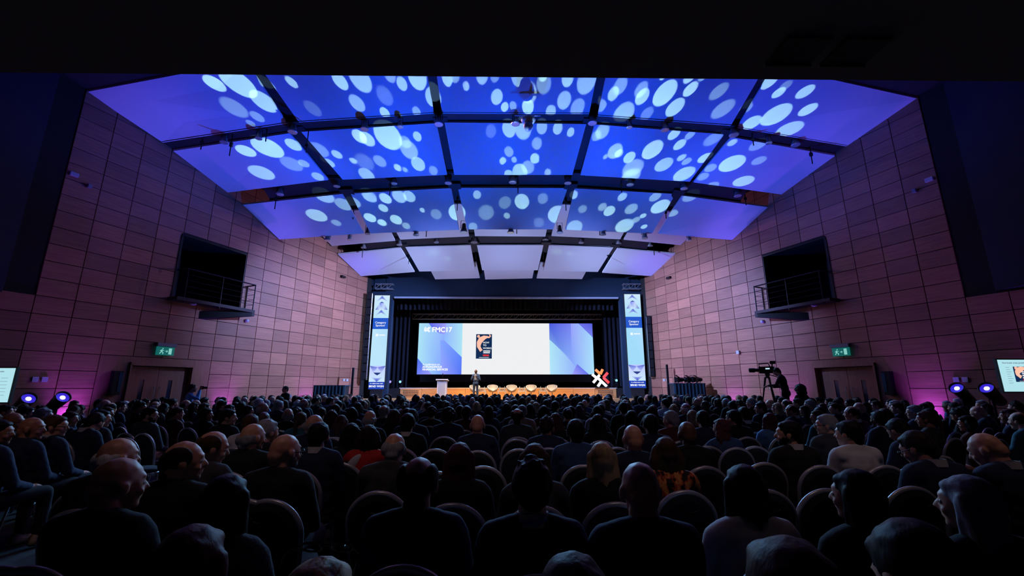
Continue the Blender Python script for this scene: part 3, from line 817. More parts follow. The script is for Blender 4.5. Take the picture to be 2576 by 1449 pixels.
# ---- banners
for side, (ul, ur, vt, vb), lab in ((-1, (943, 981, 743, 979), 'left'), (1, (1570, 1610, 740, 976), 'right')):
    tl = aty(ul, vt, 25.8); bz = aty(1274, vb, 25.8).z
    tr = aty(ur, vt, 25.8)
    wB, hB = tr.x - tl.x, tl.z - bz
    bn = thing('led_banner', 'tall narrow lit banner with blue chevrons standing %s of the stage' % lab, 'banner', (tl.x, 25.8, bz), group='tall lit banners beside the stage')
    part('cabinet', MB().box((-.03, .02, -.04), (wB + .03, .14, hB + .03)).box((.1, .03, .94 - bz), (wB - .1, .13, -.04)), M['black'], bn)
    m_ = MB()

    def q(pts, cols):
        m_.quad([(px * wB, yy, (1 - py) * hB) for px, py in pts], 0, [c_(*c) for c in cols] if isinstance(cols[0], tuple) else c_(*cols))
    lt, ltp, bl, bl2 = (205,232,250), (190,200,250), (58,92,190), (120,130,235)
    pale = (186,228,248) if side < 0 else (160,218,248)
    yy = 0
    q([(0,0),(0,.25),(1,.25),(1,0)], [lt, pale, pale, lt])
    q([(0,.37),(0,.76),(1,.76),(1,.37)], [pale, pale, pale, (176,220,250)])
    q([(0,.76),(0,.925),(1,.925),(1,.76)], [ltp, lt, lt, ltp])
    q([(0,.25),(0,.37),(1,.37),(1,.25)], (26,84,200))
    q([(0,.925),(0,1),(1,1),(1,.925)], (22,66,185))
    yy = -.004
    for zt, s_ in ((.0, 1), (.155, 1)):
        q([(.5,zt+.005),(.08,zt+.075),(.5,zt+.035)], [bl, lt, bl2]); q([(.5,zt+.005),(.5,zt+.035),(.92,zt+.075)], [bl2, bl, lt])
    q([(.1,.16),(.35,.085),(.35,.16)], [bl, lt, ltp]); q([(.9,.16),(.65,.16),(.65,.085)], [bl, ltp, lt])
    q([(.35,.085),(.35,.16),(.65,.16),(.65,.085)], [bl2, lt, lt, ltp])
    q([(.35,.085),(.65,.085),(.5,.07)], [bl, bl, (30,50,110)])
    q([(0,.76),(.5,.775),(.25,.83)], [bl, bl2, ltp]); q([(1,.76),(.75,.83),(.5,.775)], [bl, ltp, bl2])
    q([(.25,.83),(.5,.86),(.75,.83),(.6,.85),(.5,.852),(.4,.85)], (40,60,130))
    q([(.1,.875),(.5,.925),(.5,.89)], [lt, (26,70,190), bl2]); q([(.9,.875),(.5,.89),(.5,.925)], [lt, bl2, (26,70,190)])
    part('display', m_, M['screen'], bn)
    text('Lifestyle\nSponsor' if False else 'Category\nSponsor', .17, M['ink'], bn, (wB * .5, -.012, hB * .69), off=.001, align='CENTER')
    text('In collaboration with', .088, M['ink'], bn, (wB * .5, -.012, hB * .053), off=.001, align='CENTER')
    text('BRND WGN', .155, M['ink'], bn, (wB * .5, -.012, hB * .02), off=.005, align='CENTER')
    text('Microsoft' if False else '', .1, M['ink'], bn, (wB * .4, -.012, hB * .56)) if False else None
    mm = MB(); arms(mm, wB * .32, hB * .565, .07, -.01, [(-1,-1,1,1),(-1,1,1,-1),(0,-1,0,1),(-1,0,1,0)], .25)
    mm.box((wB * .45, -.008, hB * .56), (wB * .85, -.004, hB * .57))
    part('logo_mark', mm, M['ink'], bn)

# ---- the lit logo sign standing on the riser
a = aty(1491, 975, 26.85); top = aty(1512, 926, 26.85).z
s_ = (top - a.z) / 2
cx, cz = aty(1513, 951, 26.85).x, (top + a.z) / 2
sg = thing('logo_sign', 'lit star shaped logo sign of orange, coral and white bars on the riser edge', 'sign', (cx, 26.95, cz))


def bars(name, segs, m_):
    for (a1, b1, a2, b2) in segs:
        q = MB()
        q.tube([(a1 * s_, 0, b1 * s_), (a2 * s_, 0, b2 * s_)], .145 * s_, 10, flat=1)
        o = part(name, q, m_, sg, True)


bars('orange_bar', [(-.55,.85,-.05,.38),(.20,.88,-.05,.38)], M['orange'])
bars('coral_bar', [(.72,.52,.25,.02),(.25,.02,.80,-.52)], M['coral'])
bars('white_bar', [(-.92,.35,-.42,-.05),(-.15,.28,-.85,-.50),(-.30,-.05,.55,-.88),(-.05,-.45,-.38,-.88)], M['signwhite'])
part('sign_foot', MB().box((-.4, -.06, a.z - cz - .02), (.4, .1, a.z - cz + .04)), M['black'], sg)


# ---- moving head lights on stage
def moving_head(p, label, lensm, s=1.0, rx=.3, grp='moving head lamps beside the stage'):
    t = thing('moving_head_light', label, 'stage light', p, group=grp)
    t.scale = (s, s, s)
    part('base', MB().box((-.14, -.12, 0), (.14, .12, .12)), M['blackmetal'], t)
    part('yoke', MB().box((-.16, -.05, .12), (-.12, .05, .42)).box((.12, -.05, .12), (.16, .05, .42)).box((-.16, -.05, .12), (.16, .05, .15)), M['blackmetal'], t)
    hd = part('lamp_head', MB().lathe([(.06, .18), (.12, .14), (.12, -.1), (.1, -.16), (.09, -.17)], mx=Matrix.Rotation(PI / 2 * 1.0, 4, 'X') @ Matrix.Rotation(PI, 4, 'X'), n=14), M['blackmetal'], t, True, loc=(0, 0, .36))
    ln = part('lens', MB().lathe([(.075, -.005), (.07, .0)], mx=Matrix.Rotation(PI / 2, 4, 'X'), c=(0, -.185, .36), n=14), lensm, t)


for (u, v, m_, lab) in ((983, 961, 'lensviolet', 'violet lit moving head lamp beside the left banner'), (1008, 966, 'lenscyan', 'cyan lit moving head lamp at the left end of the riser'), (1549, 957, 'lenscyan', 'cyan lit moving head lamp right of the logo sign'), (1573, 955, 'lensviolet', 'violet lit moving head lamp beside the right banner')):
    p = aty(u, v, 27.1); p.z -= .36
    moving_head(Vector((p.x, p.y, max(p.z, 1.53))), lab, M[m_])

# ---- lectern
p = aty(1111.5, 1000, 25.6)
lc = thing('lectern', 'white lectern with a slim microphone at the left of the stage', 'lectern', (p.x, 25.6, .94))
part('pedestal', MB().hexa([(-.27,-.2,0),(.27,-.2,0),(.27,.2,0),(-.27,.2,0),(-.27,-.2,.98),(.27,-.2,.98),(.27,.2,.98),(-.27,.2,.98)]), M['white'], lc)
part('inset_panel', MB().box((-.2, -.215, .06), (.2, -.2, .92)), M['offwhite'], lc)
part('reading_top', MB().hexa([(-.34,-.27,1.03),(.34,-.27,1.03),(.34,.27,.97),(-.34,.27,.97),(-.34,-.27,1.09),(.34,-.27,1.09),(.34,.27,1.03),(-.34,.27,1.03)]), M['white'], lc)
part('microphone', MB().tube([(0, .1, 1.05), (0, .12, 1.25), (-.02, .2, 1.38)], .011, 6).lathe([(.01, 0), (.024, .03), (.02, .06)], (-.02, .2, 1.36), 8), M['blackmetal'], lc)

# ---- white tub chairs and tables
def tub_chair_proto():
    t = thing('tub_chair', '', 'chair', (0, 0, 0))
    sh = MB()
    n, m = 20, 7
    def pt(i, j, o):
        th = 2 * PI * i / n
        f = (math.cos(th) + 1) / 2          # 1 at the back
        ztop = .42 + .38 * (f ** .5)
        k = j / (m - 1)
        r0 = .13 + .17 * math.sin(k * PI / 2) - o
        z = .36 + (ztop - .36) * (k ** 1.6) + (o * .8 if j == 0 else 0)
        return (math.sin(th) * r0 * 1.05, math.cos(th) * r0, z)
    for o, sg_ in ((0, 1), (.035, -1)):
        for i in range(n):
            for j in range(m - 1):
                q = [pt(i, j, o), pt(i + 1, j, o), pt(i + 1, j + 1, o), pt(i, j + 1, o)]
                sh.quad(q if sg_ > 0 else q[::-1])
    for i in range(n): sh.quad([pt(i, m-1, 0), pt(i+1, m-1, 0), pt(i+1, m-1, .035), pt(i, m-1, .035)])
    sh.lathe([(.13, .36), (.14, .37)], n=n)
    part('shell', sh, M['shell'], t, True)
    part('seat_cushion', MB().lathe([(.05, .40), (.20, .40), (.225, .43), (.20, .47), (.05, .48)], n=18), M['shell'], t, True)
    part('stem', MB().tube([(0, 0, .03), (0, 0, .37)], .025, 10), M['steel'], t, True)
    for a in range(4):
        th = PI / 4 + a * PI / 2
        part('foot', MB().tube([(0, 0, .05), (.27 * math.cos(th), .27 * math.sin(th), .015)], [.02, .013], 6), M['steel'], t)
    return t


tc0 = tub_chair_proto()
for n_, (u, lab) in enumerate(((1194, 'white tub swivel chair half hidden behind the speaker'), (1239, 'white tub swivel chair, first one right of the speaker'), (1287, 'white tub swivel chair in the middle of the five'), (1336.5, 'white tub swivel chair, second from the logo sign'), (1389, 'white tub swivel chair nearest the logo sign'))):
    t = tc0 if n_ == 0 else copy_tree(tc0)
    p = aty(u, 1000, 25.9)
    t.location = (p.x, 25.9, .94); t.rotation_euler = (0, 0, (.2, .1, 0, -.08, -.22)[n_]); t.scale = (1.0, 1.0, .98)
    tag(t, lab, 'chair', 'white tub chairs on the stage')

TB = []
for n_, (u, du) in enumerate(((1212, 8), (1263, 9), (1313, 9), (1366, 9))):
    p = aty(u, 1000, 25.6)
    lab = ('low white side table beside the speaker', 'low white side table left of the middle chair', 'low white side table right of the middle chair', 'low white side table nearest the logo sign')[n_]
    t = thing('side_table', lab, 'table', (p.x, 25.6, .94), group='low white tables on the stage')
    part('tabletop', MB().box((-.24, -.22, .39), (.24, .22, .44)), M['white'], t)
    for sx in (-1, 1):
        for sy in (-1, 1):
            part('leg', MB().box((sx * .24, sy * .22, 0), (sx * .19, sy * .17, .39)), M['white'], t)
    for k, dx in enumerate((-.13, .15)):
        b = thing('water_bottle', 'clear water bottle on the %s side table, %s one' % (('speaker end', 'second', 'third', 'sign end')[n_], ('left', 'right')[k]), 'bottle', (p.x + dx, 25.58, 1.38), group='water bottles on the stage tables')
        part('bottle_body', MB().lathe([(.03, 0), (.033, .01), (.033, .13), (.014, .18), (.012, .215)], n=10), M['bottle'], b, True)
        part('cap', MB().lathe([(.014, .215), (.014, .235)], n=8), M['white'], b)
    for k, dx in enumerate((-.04, .05)):
        g = part('drinking_glass', MB().lathe([(.022, 0), (.028, .09), (.030, .10)], n=10), M['bottle'], None, True, loc=(p.x + dx, 25.5, 1.38))
        tag(g, 'small clear drinking glass on the %s side table, %s one' % (('speaker end', 'second', 'third', 'sign end')[n_], ('left', 'right')[k]), 'glass', 'glasses on the stage tables')

# ---- tall thin line array columns and posts at the hall corners
def column(u, v0, v1, y, wd, lab, name='speaker_column'):
    a, b = aty(u, v0, y), aty(u, v1, y)
    t = thing(name, lab, 'speaker', (b.x, y, b.z), group='speaker columns beside the stage')
    h = a.z - b.z
    part('column_body', MB().box((-wd, -.1, 0), (wd, .14, h)), M['blackmetal'], t)
    n = max(4, int(h / .45))
    for i in range(n):
        part('grille', MB().box((-wd * .8, -.125, i * h / n + .03), (wd * .8, -.1, (i + 1) * h / n - .03)), M['black'], t)
    part('edge_tube', MB().tube([(wd * 1.15 * (1 if u < 1274 else -1), -.12, .1), (wd * 1.15 * (1 if u < 1274 else -1), -.12, h - .1)], .025, 6), M['steel'], t)
    return t


column(916, 735, 956, 25.3, .13, 'tall dark speaker column between the left wall and the left banner')
column(1641, 795, 948, 25.3, .13, 'tall dark speaker column beside the right banner')
for (u, v0, lab) in ((889.5, 925, 'left'), (1677, 917, 'right')):
    a = aty(u, v0, 23.6)
    t = thing('speaker_stand', 'slim black upright speaker post in front of the %s wall near the stage' % lab, 'stand', (a.x, 23.6, 0), group='slim speaker posts')
    part('post', MB().box((-.05, -.05, .04), (.05, .05, a.z)), M['blackmetal'], t)
    part('base_plate', MB().box((-.25, -.25, 0), (.25, .25, .04)), M['blackmetal'], t)

# ---- draped technical desks
for (u0, u1, vt, y, lab) in ((797, 875, 969, 21.4, 'left'), (1688, 1766, 964, 21.4, 'right')):
    a, b = aty(u0, vt, y), aty(u1, vt, y)
    t = thing('technical_desk', 'desk under a dark teal drape by the %s wall near the stage' % lab, 'desk', ((a.x + b.x) / 2, y, 0), group='draped technical desks')
    wd = (b.x - a.x) / 2
    mb = MB(); n = 18
    for i in range(n):
        x_, x2 = -wd + i * 2 * wd / n, -wd + (i + 1) * 2 * wd / n
        o = .02 * (i % 2)
        mb.hexa([(x_, -.35 - o, .02), (x2, -.35 - .02 + o, .02), (x2, -.3, .02), (x_, -.3, .02), (x_, -.35 - o, a.z - .04), (x2, -.35 - .02 + o, a.z - .04), (x2, -.3, a.z - .04), (x_, -.3, a.z - .04)])
    part('drape', mb, M['tealcloth'], t)
    part('desktop', MB().box((-wd, -.36, a.z - .04), (wd, .4, a.z)), M['tealcloth'], t)
    for sx in (-1, 1): part('desk_leg', MB().box((sx * wd - sx * .05, -.25, 0), (sx * wd - sx * .1, .35, a.z - .04)), M['black'], t)
    dz = a.z
for n_, (u, f) in enumerate(((1714, -1), (1727, 1), (1739, -1), (1760, -1))):
    p = aty(u, 958, 21.4)
    t = thing('barn_door_lamp', 'black barn door lamp on the right desk, %s from the stage' % ORD[n_ + 1], 'lamp', (p.x, 21.4, dz), group='barn door lamps on the right desk')
    part('lamp_body', MB().lathe([(.07, -.12), (.09, -.05), (.11, .1)], (0, 0, .17), 10, mx=Matrix.Rotation(PI / 2 * f, 4, 'Y')), M['blackmetal'], t, True)
    for k in range(4):
        mx = Matrix.Translation((0, 0, .17)) @ Matrix.Rotation(PI / 2 * f, 4, 'Y') @ Matrix.Rotation(k * PI / 2, 4, 'Z')
        part('barn_door', MB().hexa([mx @ Vector(q) for q in ((-.09,.10,.1),(.09,.10,.1),(.15,.2,.26),(-.15,.2,.26),(-.09,.11,.1),(.09,.11,.1),(.15,.21,.26),(-.15,.21,.26))]), M['blackmetal'], t)
    part('lamp_yoke', MB().tube([(0, -.1, .17), (0, -.1, .02), (0, .1, .02), (0, .1, .17)], .012, 6), M['blackmetal'], t)

# ------------------------------------------------------------------ things on the side walls
for side, nm in ((-1, 'left'), (1, 'right')):
    # balcony
    P_ = .5
    zf, zt_ = 4.74, 5.80
    b = thing('balcony', 'small black steel balcony with bar railing high on the %s wall' % nm, 'balcony', WP(17.9, 0, zf, side), group='wall balconies')
    inv = -b.location

    def bp(name, fn, m_):
        q = MB(); fn(q); o = part(name, q, m_, b); o.location = inv; return o
    bp('floor_slab', lambda q: wallbox(q, 16.35, 19.42, .026, P_ + .04, zf - .12, zf, side), M['blackmetal'])
    bp('top_rail', lambda q: q.tube([WP(16.55, .03, zt_, side), WP(16.55, P_, zt_, side), WP(19.4, P_, zt_, side), WP(19.4, .03, zt_ - .02, side)], .028, 8), M['blackmetal'])
    for s in (16.6, 17.95, 19.4):
        bp('rail_post', lambda q: q.tube([WP(s, P_, zf - .2, side), WP(s, P_, zt_, side)], .024, 8), M['blackmetal'])
    bp('rail_post', lambda q: q.tube([WP(19.4, .06, zf, side), WP(19.4, .06, zt_ - .02, side)], .022, 8), M['blackmetal'])
    for k in range(1, 5):
        z_ = zf + k * (zt_ - zf) / 5
        bp('rail_bar', lambda q: q.tube([WP(16.6, P_, z_, side), WP(19.4, P_, z_, side), WP(19.4, .06, z_, side)], .008, 6), M['blackmetal'])
    bp('support_beam', lambda q: q.hexa([WP(17.55,.026,4.13,side), WP(17.8,.026,4.13,side), WP(19.5,P_ + .02,4.48,side), WP(19.38,P_ + .02,4.48,side), WP(17.55,.026,4.42,side), WP(17.8,.026,4.42,side), WP(19.5,P_ + .02,4.74,side), WP(19.38,P_ + .02,4.74,side)]), M['blackmetal'])
    bp('under_lamp', lambda q: q.lathe([(.03, 0), (.09, .02), (.1, .06)], WP(17.1, .3, zf - .19, side), 12), M['offwhite'])
    # exit sign
    es = thing('exit_sign', 'green running man exit sign mounted above the %s double door' % nm, 'exit sign', WP(16.5, 0, 2.9, side), group='green exit signs')
    inv = -es.location

    def ep(name, fn, m_):
        q = MB(); fn(q); o = part(name, q, m_, es); o.location = inv; return o
    za, zb = (2.68, 2.92)
    ep('lamp_housing', lambda q: wallbox(q, 16.22, 16.85, .02, .18, 2.98, 3.10, side), M['grey'])
    ep('sign_plate', lambda q: wallbox(q, 16.24, 16.83, .09, .12, za, 2.97, side), M['exitgreen'])
    sx_ = 1
    def pic(q):
        c = 16.40 if side < 0 else 16.68; d = 1 if side < 0 else -1
        f = lambda ds, dz: WP(c + ds * d, .13, 2.82 + dz, side)
        q.tube([f(.02, .05), f(0, -.01)], .022, 6); q.tube([f(0, -.01), f(-.05, -.09)], .014, 6); q.tube([f(0, -.01), f(.06, -.05), f(.05, -.1)], .014, 6)
        q.tube([f(.02, .04), f(.08, .02)], .010, 6); q.tube([f(.02, .04), f(-.05, .01)], .010, 6); q.lathe([(.005, -.02), (.02, 0), (.005, .02)], f(.035, .09), 8)
        q.tube([f(.13, 0), f(.19, 0)], .012, 6); q.tube([f(.17, .03), f(.2, 0), f(.17, -.03)], .01, 6)
    ep('running_man_symbol', pic, M['exitwhite'])
    ep('door_symbol', lambda q: wallbox(q, (16.64 if side < 0 else 16.33), (16.74 if side < 0 else 16.43), .12, .127, 2.72, 2.93, side), M['exitwhite'])
    # portal side speaker
    sp = thing('wall_speaker', 'narrow dark wall speaker beside the %s double door' % nm, 'speaker', WP(15.22, 0, 1.8, side), group='wall speakers by the doors')
    q = MB(); wallbox(q, 15.1, 15.34, .03, .22, 1.35, 2.1, side); o = part('speaker_box', q, M['blackmetal'], sp); o.location = -sp.location
    q = MB(); wallbox(q, 15.24, 15.33, .22, .235, 1.45, 2.05, side); o = part('speaker_grille', q, M['tealcloth'], sp); o.location = -sp.location
    # switch plates
    for k in range(2):
        q = MB(); c = 13.28 + k * .2; wallbox(q, c, c + .13, .024, .05, 1.74, 1.88, side)
        tag(part('switch_plate', q, M['offwhite']), 'small pale switch plate low on the %s wall, %s of the pair' % (nm, ('outer', 'inner')[k]), 'switch', 'wall switch plates')
    q = MB(); wallbox(q, 13.02, 13.22, .024, .09, 7.86, 7.98, side)
    tag(part('wall_bracket', q, M['offwhite']), 'small pale rectangular box high on the %s wall, larger one' % nm, 'wall box', 'small boxes high on the walls')
    q = MB(); wallbox(q, 13.48, 13.58, .024, .12, 7.66, 7.78, side)
    tag(part('wall_bracket', q, M['grey']), 'tiny dark box high on the %s wall, smaller one' % nm, 'wall box', 'small boxes high on the walls')
    q = MB(); wallbox(q, 24.9, 25.2, .024, .16, 7.5, 7.62, side)
    tag(part('wall_bracket', q, M['blackmetal']), 'dark bracket high on the %s wall close to the stage' % nm, 'wall box', 'small boxes high on the walls')
    c = WP(19.55, .08, 4.33, side)
    tag(part('dome_camera', MB().lathe([(.03, -.06), (.07, -.04), (.08, .02), (.06, .06)], c, 12), M['offwhite'], None, True), 'small white dome camera below the balcony on the %s wall' % nm, 'camera')
    q = MB(); wallbox(q, 25.8, 25.95, .024, .06, 1.9, 2.02, side); wallbox(q, 26.05, 26.2, .024, .06, 1.9, 2.02, side)
    tag(part('socket_plate', q, M['offwhite']), 'pair of small white socket plates on the %s wall beside the stage' % nm, 'socket')
q = MB(); wallbox(q, 20.9, 21.05, .024, .12, 3.05, 3.2, 1)
tag(part('wall_sensor', q, M['offwhite']), 'small white sensor on the right wall above the camera operator', 'sensor')

# violet uplights along the walls and the pairs of big floor lamps
UL = [(-1, 19.0), (-1, 14.2), (-1, 23.3), (-1, 11.0), (1, 24.5), (1, 18.6), (1, 14.25), (1, 11.0), (1, 21.4)]
for n_, (side, s) in enumerate(UL):
    p = WP(s, .32, .06, side)
    t = thing('wall_uplight', 'small floor uplight throwing violet light up the %s wall, %s metres along' % ('left' if side < 0 else 'right', ORD[int(round(s))].replace('th', 'th')), 'uplight', p, group='violet wall uplights')
    part('lamp_case', MB().box((-.12, -.12, -.06), (.12, .12, .1)), M['blackmetal'], t)
    part('lens', MB().lathe([(.08, .1), (.08, .11)], n=12), M['lens'], t)
    light('SPOT', 'uplight_beam', p + Vector((0, 0, .2)), WP(s, .03, 2.3, side), (0.26, 0.06, 1.0), 420, size=76, blend=1.0, rad=.05)
for n_, (u, v, y, side, lab) in enumerate(((74, 1001, 11.6, -1, 'left wall, outer one beside the monitor'), (160, 998, 11.9, -1, 'left wall, inner one'), (2405, 975, 11.9, 1, 'right wall, inner one'), (2480, 975, 11.6, 1, 'right wall, outer one beside the monitor'))):
    p = aty(u, v, y)
    t = thing('profile_spotlight', 'floor spotlight with glowing violet lens, %s' % lab, 'stage light', p, group='large violet floor spotlights')
    d = Vector((-side * .62, -.25 , .42)).normalized()
    mx = d.to_track_quat('Z', 'Y').to_matrix().to_4x4()
    part('lamp_barrel', MB().lathe([(.09, -.75), (.13, -.7), (.14, -.35), (.15, -.3), (.16, -.02), (.17, 0), (.15, 0), (.14, -.06)], n=18, mx=mx), M['blackmetal'], t, True)
    part('lens', MB().lathe([(.145, -.05), (.14, -.045)], n=18, mx=mx), M['lens'], t)
    part('lens_core', MB().lathe([(.055, -.04), (.05, -.03)], n=14, mx=mx), M['lenshot'], t)
    part('stand', MB().tube([(side * .2, .08, -.3), (side * .2, .08, -p.z + .02)], .03, 8).box((side * .2 - .3, -.22, -p.z), (side * .2 + .3, .38, -p.z + .04)), M['blackmetal'], t)

# monitors at both edges of the picture
for side, (u, vt, vb) in ((-1, (40, 926, 1012)), (1, (2508, 905, 985))):
    tp, bt = aty(u, vt, 10.6), aty(u, vb, 10.6)
    wd, hh = 1.5, tp.z - bt.z
    x0 = tp.x if side > 0 else tp.x - wd
    t = thing('monitor', 'flat monitor on a stand showing a pale slide beside the %s wall' % ('left' if side < 0 else 'right'), 'monitor', (x0, 10.6, bt.z), group='side monitors')
    part('bezel', MB().box((-.03, .01, -.03), (wd + .03, .07, hh + .03)), M['black'], t)
    part('display', MB().quad([(0, 0, 0), (wd, 0, 0), (wd, 0, hh), (0, 0, hh)], 0, c_(176, 226, 236)), M['screen'], t)
    part('stand_pole', MB().tube([(wd / 2, .1, -bt.z + .03), (wd / 2, .1, .2)], .035, 8).box((wd / 2 - .4, -.2, -bt.z), (wd / 2 + .4, .4, -bt.z + .03)), M['blackmetal'], t)
    if side < 0:
        text('that creates value', .05, M['inkdark'], t, (wd - .6, -.004, hh * .88))
        for k in range(6):
            part('slide_line', MB().box((wd - .28 - .08 * (k % 2), -.004, hh * (.70 - .1 * k)), (wd - .12, -.001, hh * (.70 - .1 * k) + .008)), M['inkdark'], t)
    else:
        text('How brands create growth', .05, M['inkdark'], t, (.1, -.004, hh * .88))
        for k in range(8):
            part('slide_line', MB().box((.16, -.004, hh * (.75 - .07 * k)), (.25 + .02 * (k % 3), -.001, hh * (.75 - .07 * k) + .008)), M['inkdark'], t)
        cover(t, .34, .74, hh * .30, hh * .78, -.006)

# ------------------------------------------------------------------ people
SKINS = [mat('light_skin', srgb(205, 150, 125), .5, noise=.08, nscale=30), mat('tan_skin', srgb(175, 118, 92), .5, noise=.08, nscale=30), mat('brown_skin', srgb(98, 62, 48), .5, noise=.08, nscale=30)]


def hairmat(name, col):
    return mat(name, col, .55, noise=.6, bump=.2, spec=.12, nscale=26, stretch=(3.2, 3.2, .35))


HAIRS = {'black': hairmat('black_hair', (.008, .007, .009)), 'dark': hairmat('dark_brown_hair', (.022, .013, .011)), 'brown': hairmat('brown_hair', (.07, .035, .022)),
         'reddish': hairmat('reddish_hair', (.085, .022, .028)), 'blonde': hairmat('blonde_hair', (.42, .28, .15)), 'grey': hairmat('grey_hair', (.26, .26, .28)), 'white': hairmat('white_hair', (.6, .6, .63))}
CLOTH = {'black': mat('black_cloth', (.006, .006, .009), .9, noise=.3, bump=.2, nscale=40), 'navy': mat('navy_cloth', (.010, .018, .055), .9, noise=.3, bump=.2, nscale=40),
         'blue': mat('blue_cloth', (.03, .07, .18), .9, noise=.3, bump=.2, nscale=40), 'greycloth': mat('grey_cloth', (.045, .047, .055), .9, noise=.35, bump=.2, nscale=40),
         'white': mat('white_cloth', (.55, .55, .58), .9, noise=.1, bump=.3, nscale=10), 'beige': mat('beige_cloth', (.42, .34, .24), .9, noise=.1, bump=.3, nscale=10),
         'red': mat('red_cloth', (.55, .012, .015), .8, noise=.2, nscale=20), 'burgundy': mat('burgundy_cloth', (.09, .012, .02), .9, noise=.2, nscale=20),
         'teal': mat('teal_cloth', (.02, .10, .13), .9, noise=.2, nscale=20), 'lightblue': mat('light_blue_cloth', (.10, .26, .55), .9, noise=.1, nscale=20),
         'tweed': mat('tweed_cloth', (.05, .055, .06), .95, noise=.95, bump=.4, nscale=70)}


def leopard():
    m, nt, b = nmat('orange_leopard_print')
    tc = nt.nodes.new('ShaderNodeTexCoord'); v = nt.nodes.new('ShaderNodeTexNoise'); v.inputs['Scale'].default_value = 14; v.inputs['Detail'].default_value = 3
    mp = nt.nodes.new('ShaderNodeMapping'); mp.inputs['Scale'].default_value = (2, 2, .8)
    cr = nt.nodes.new('ShaderNodeValToRGB')
    cr.color_ramp.elements[0].position = .44; cr.color_ramp.elements[0].color = (.01, .004, .004, 1)
    cr.color_ramp.elements[1].position = .60; cr.color_ramp.elements[1].color = (.75, .30, .08, 1)
    e = cr.color_ramp.elements.new(.5); e.color = (.5, .05, .012, 1)
    nt.links.new(tc.outputs['Object'], mp.inputs[0]); nt.links.new(mp.outputs[0], v.inputs[0]); nt.links.new(v.outputs['Fac'], cr.inputs[0]); nt.links.new(cr.outputs[0], b.inputs['Base Color'])
    b.inputs['Roughness'].default_value = .8
    return m


CLOTH['leopard'] = leopard()
TROUSER = mat('dark_trousers', (.008, .009, .014), .9)
SHOE = mat('black_shoes', (.01, .01, .01), .4)
TANSHOE = mat('tan_suede_shoes', (.42, .33, .22), .8)


def icos(bm, c, r, rot=None, sub=2):
    m = Matrix.Translation(c) @ (rot or Matrix.Identity(4)) @ Matrix.Diagonal((*r, 1))
    bmesh.ops.create_icosphere(bm, subdivisions=sub, radius=1, matrix=m)


def caps(bm, p0, p1, r0, r1, sub=2):
    p0, p1 = Vector(p0), Vector(p1)
    d = p1 - p0
    icos(bm, p0, (r0,) * 3, sub=sub); icos(bm, p1, (r1,) * 3, sub=sub)
    m = Matrix.Translation((p0 + p1) / 2) @ d.to_track_quat('Z', 'Y').to_matrix().to_4x4()
    bmesh.ops.create_cone(bm, cap_ends=True, segments=14, radius1=r0, radius2=r1, depth=d.length, matrix=m)


def fuse(name, prims, voxel, smooth=4, factor=.5, disp=0, dsize=.1):
    """union overlapping shapes into one continuous skin"""
    bm = bmesh.new()
    for p in prims:
        if p[0] == 's': icos(bm, Vector(p[1]), p[2], p[3] if len(p) > 3 else None)
        else: caps(bm, *p[1:])
    me = bpy.data.meshes.new(name); bm.to_mesh(me); bm.free()
    o = bpy.data.objects.new('tmp', me); COL.objects.link(o)
    md = o.modifiers.new('r', 'REMESH'); md.mode = 'VOXEL'; md.voxel_size = voxel; md.use_smooth_shade = True
    ms = o.modifiers.new('s', 'SMOOTH'); ms.iterations = smooth; ms.factor = factor
    if disp:
        tx = bpy.data.textures.get('wrinkle%g' % dsize) or bpy.data.textures.new('wrinkle%g' % dsize, 'CLOUDS'); tx.noise_scale = dsize
        md = o.modifiers.new('d', 'DISPLACE'); md.texture = tx; md.strength = disp
    dg = bpy.context.evaluated_depsgraph_get()
    dg.update()
    out = bpy.data.meshes.new_from_object(o.evaluated_get(dg))
    out.name = name
    for p_ in out.polygons: p_.use_smooth = True
    bpy.data.objects.remove(o)
    bpy.data.meshes.remove(me)
    out.materials.clear()
    return out


NECK = Vector((0, -.025, 1.055))


def headM(yaw, pitch, roll=0):
    return Matrix.Translation(NECK + Vector((0, 0, -.028))) @ Euler((pitch, roll, yaw), 'XYZ').to_matrix().to_4x4() @ Matrix.Scale(1.11, 4) @ Matrix.Translation(-NECK)


def head_prims(mx, f=False):
    k = .94 if f else 1.0
    q = [(0, -.012, 1.205, .074, .094, .090), (0, .03, 1.185, .062, .062, .078), (0, .036, 1.125, .05, .05, .05), (0, .066, 1.098, .026, .022, .022),
         (0, .074, 1.214, .046, .016, .011), (.034, .066, 1.152, .024, .018, .020), (-.034, .066, 1.152, .024, .018, .020), (0, .083, 1.135, .021, .012, .006), (0, .081, 1.124, .018, .012, .006),
         (.076, -.004, 1.172, .010, .020, .032), (-.076, -.004, 1.172, .010, .020, .032), (.081, -.014, 1.180, .006, .014, .022), (-.081, -.014, 1.180, .006, .014, .022), (0, -.06, 1.165, .058, .05, .06)]
    out = []
    for (x, y, z, a, b, c) in q:
        p = mx @ Vector((x * k, NECK.y + (y - NECK.y) * k, 1.30 - (1.30 - z) * k))
        out.append(('s', p, (a * k, b * k, c * k), mx.to_3x3().to_4x4()))
    h = lambda x, y, z: mx @ Vector((x * k, y * k, 1.30 - (1.30 - z) * k))
    out.append(('c', h(0, .080, 1.197), h(0, .103, 1.163), .009, .014))
    out.append(('c', h(.012, .088, 1.158), h(-.012, .088, 1.158), .009, .009))
    out.append(('c', mx @ Vector((0, -.025, 1.12)), (0, -.04, .98), .062 * k, .070 * k))
    return out


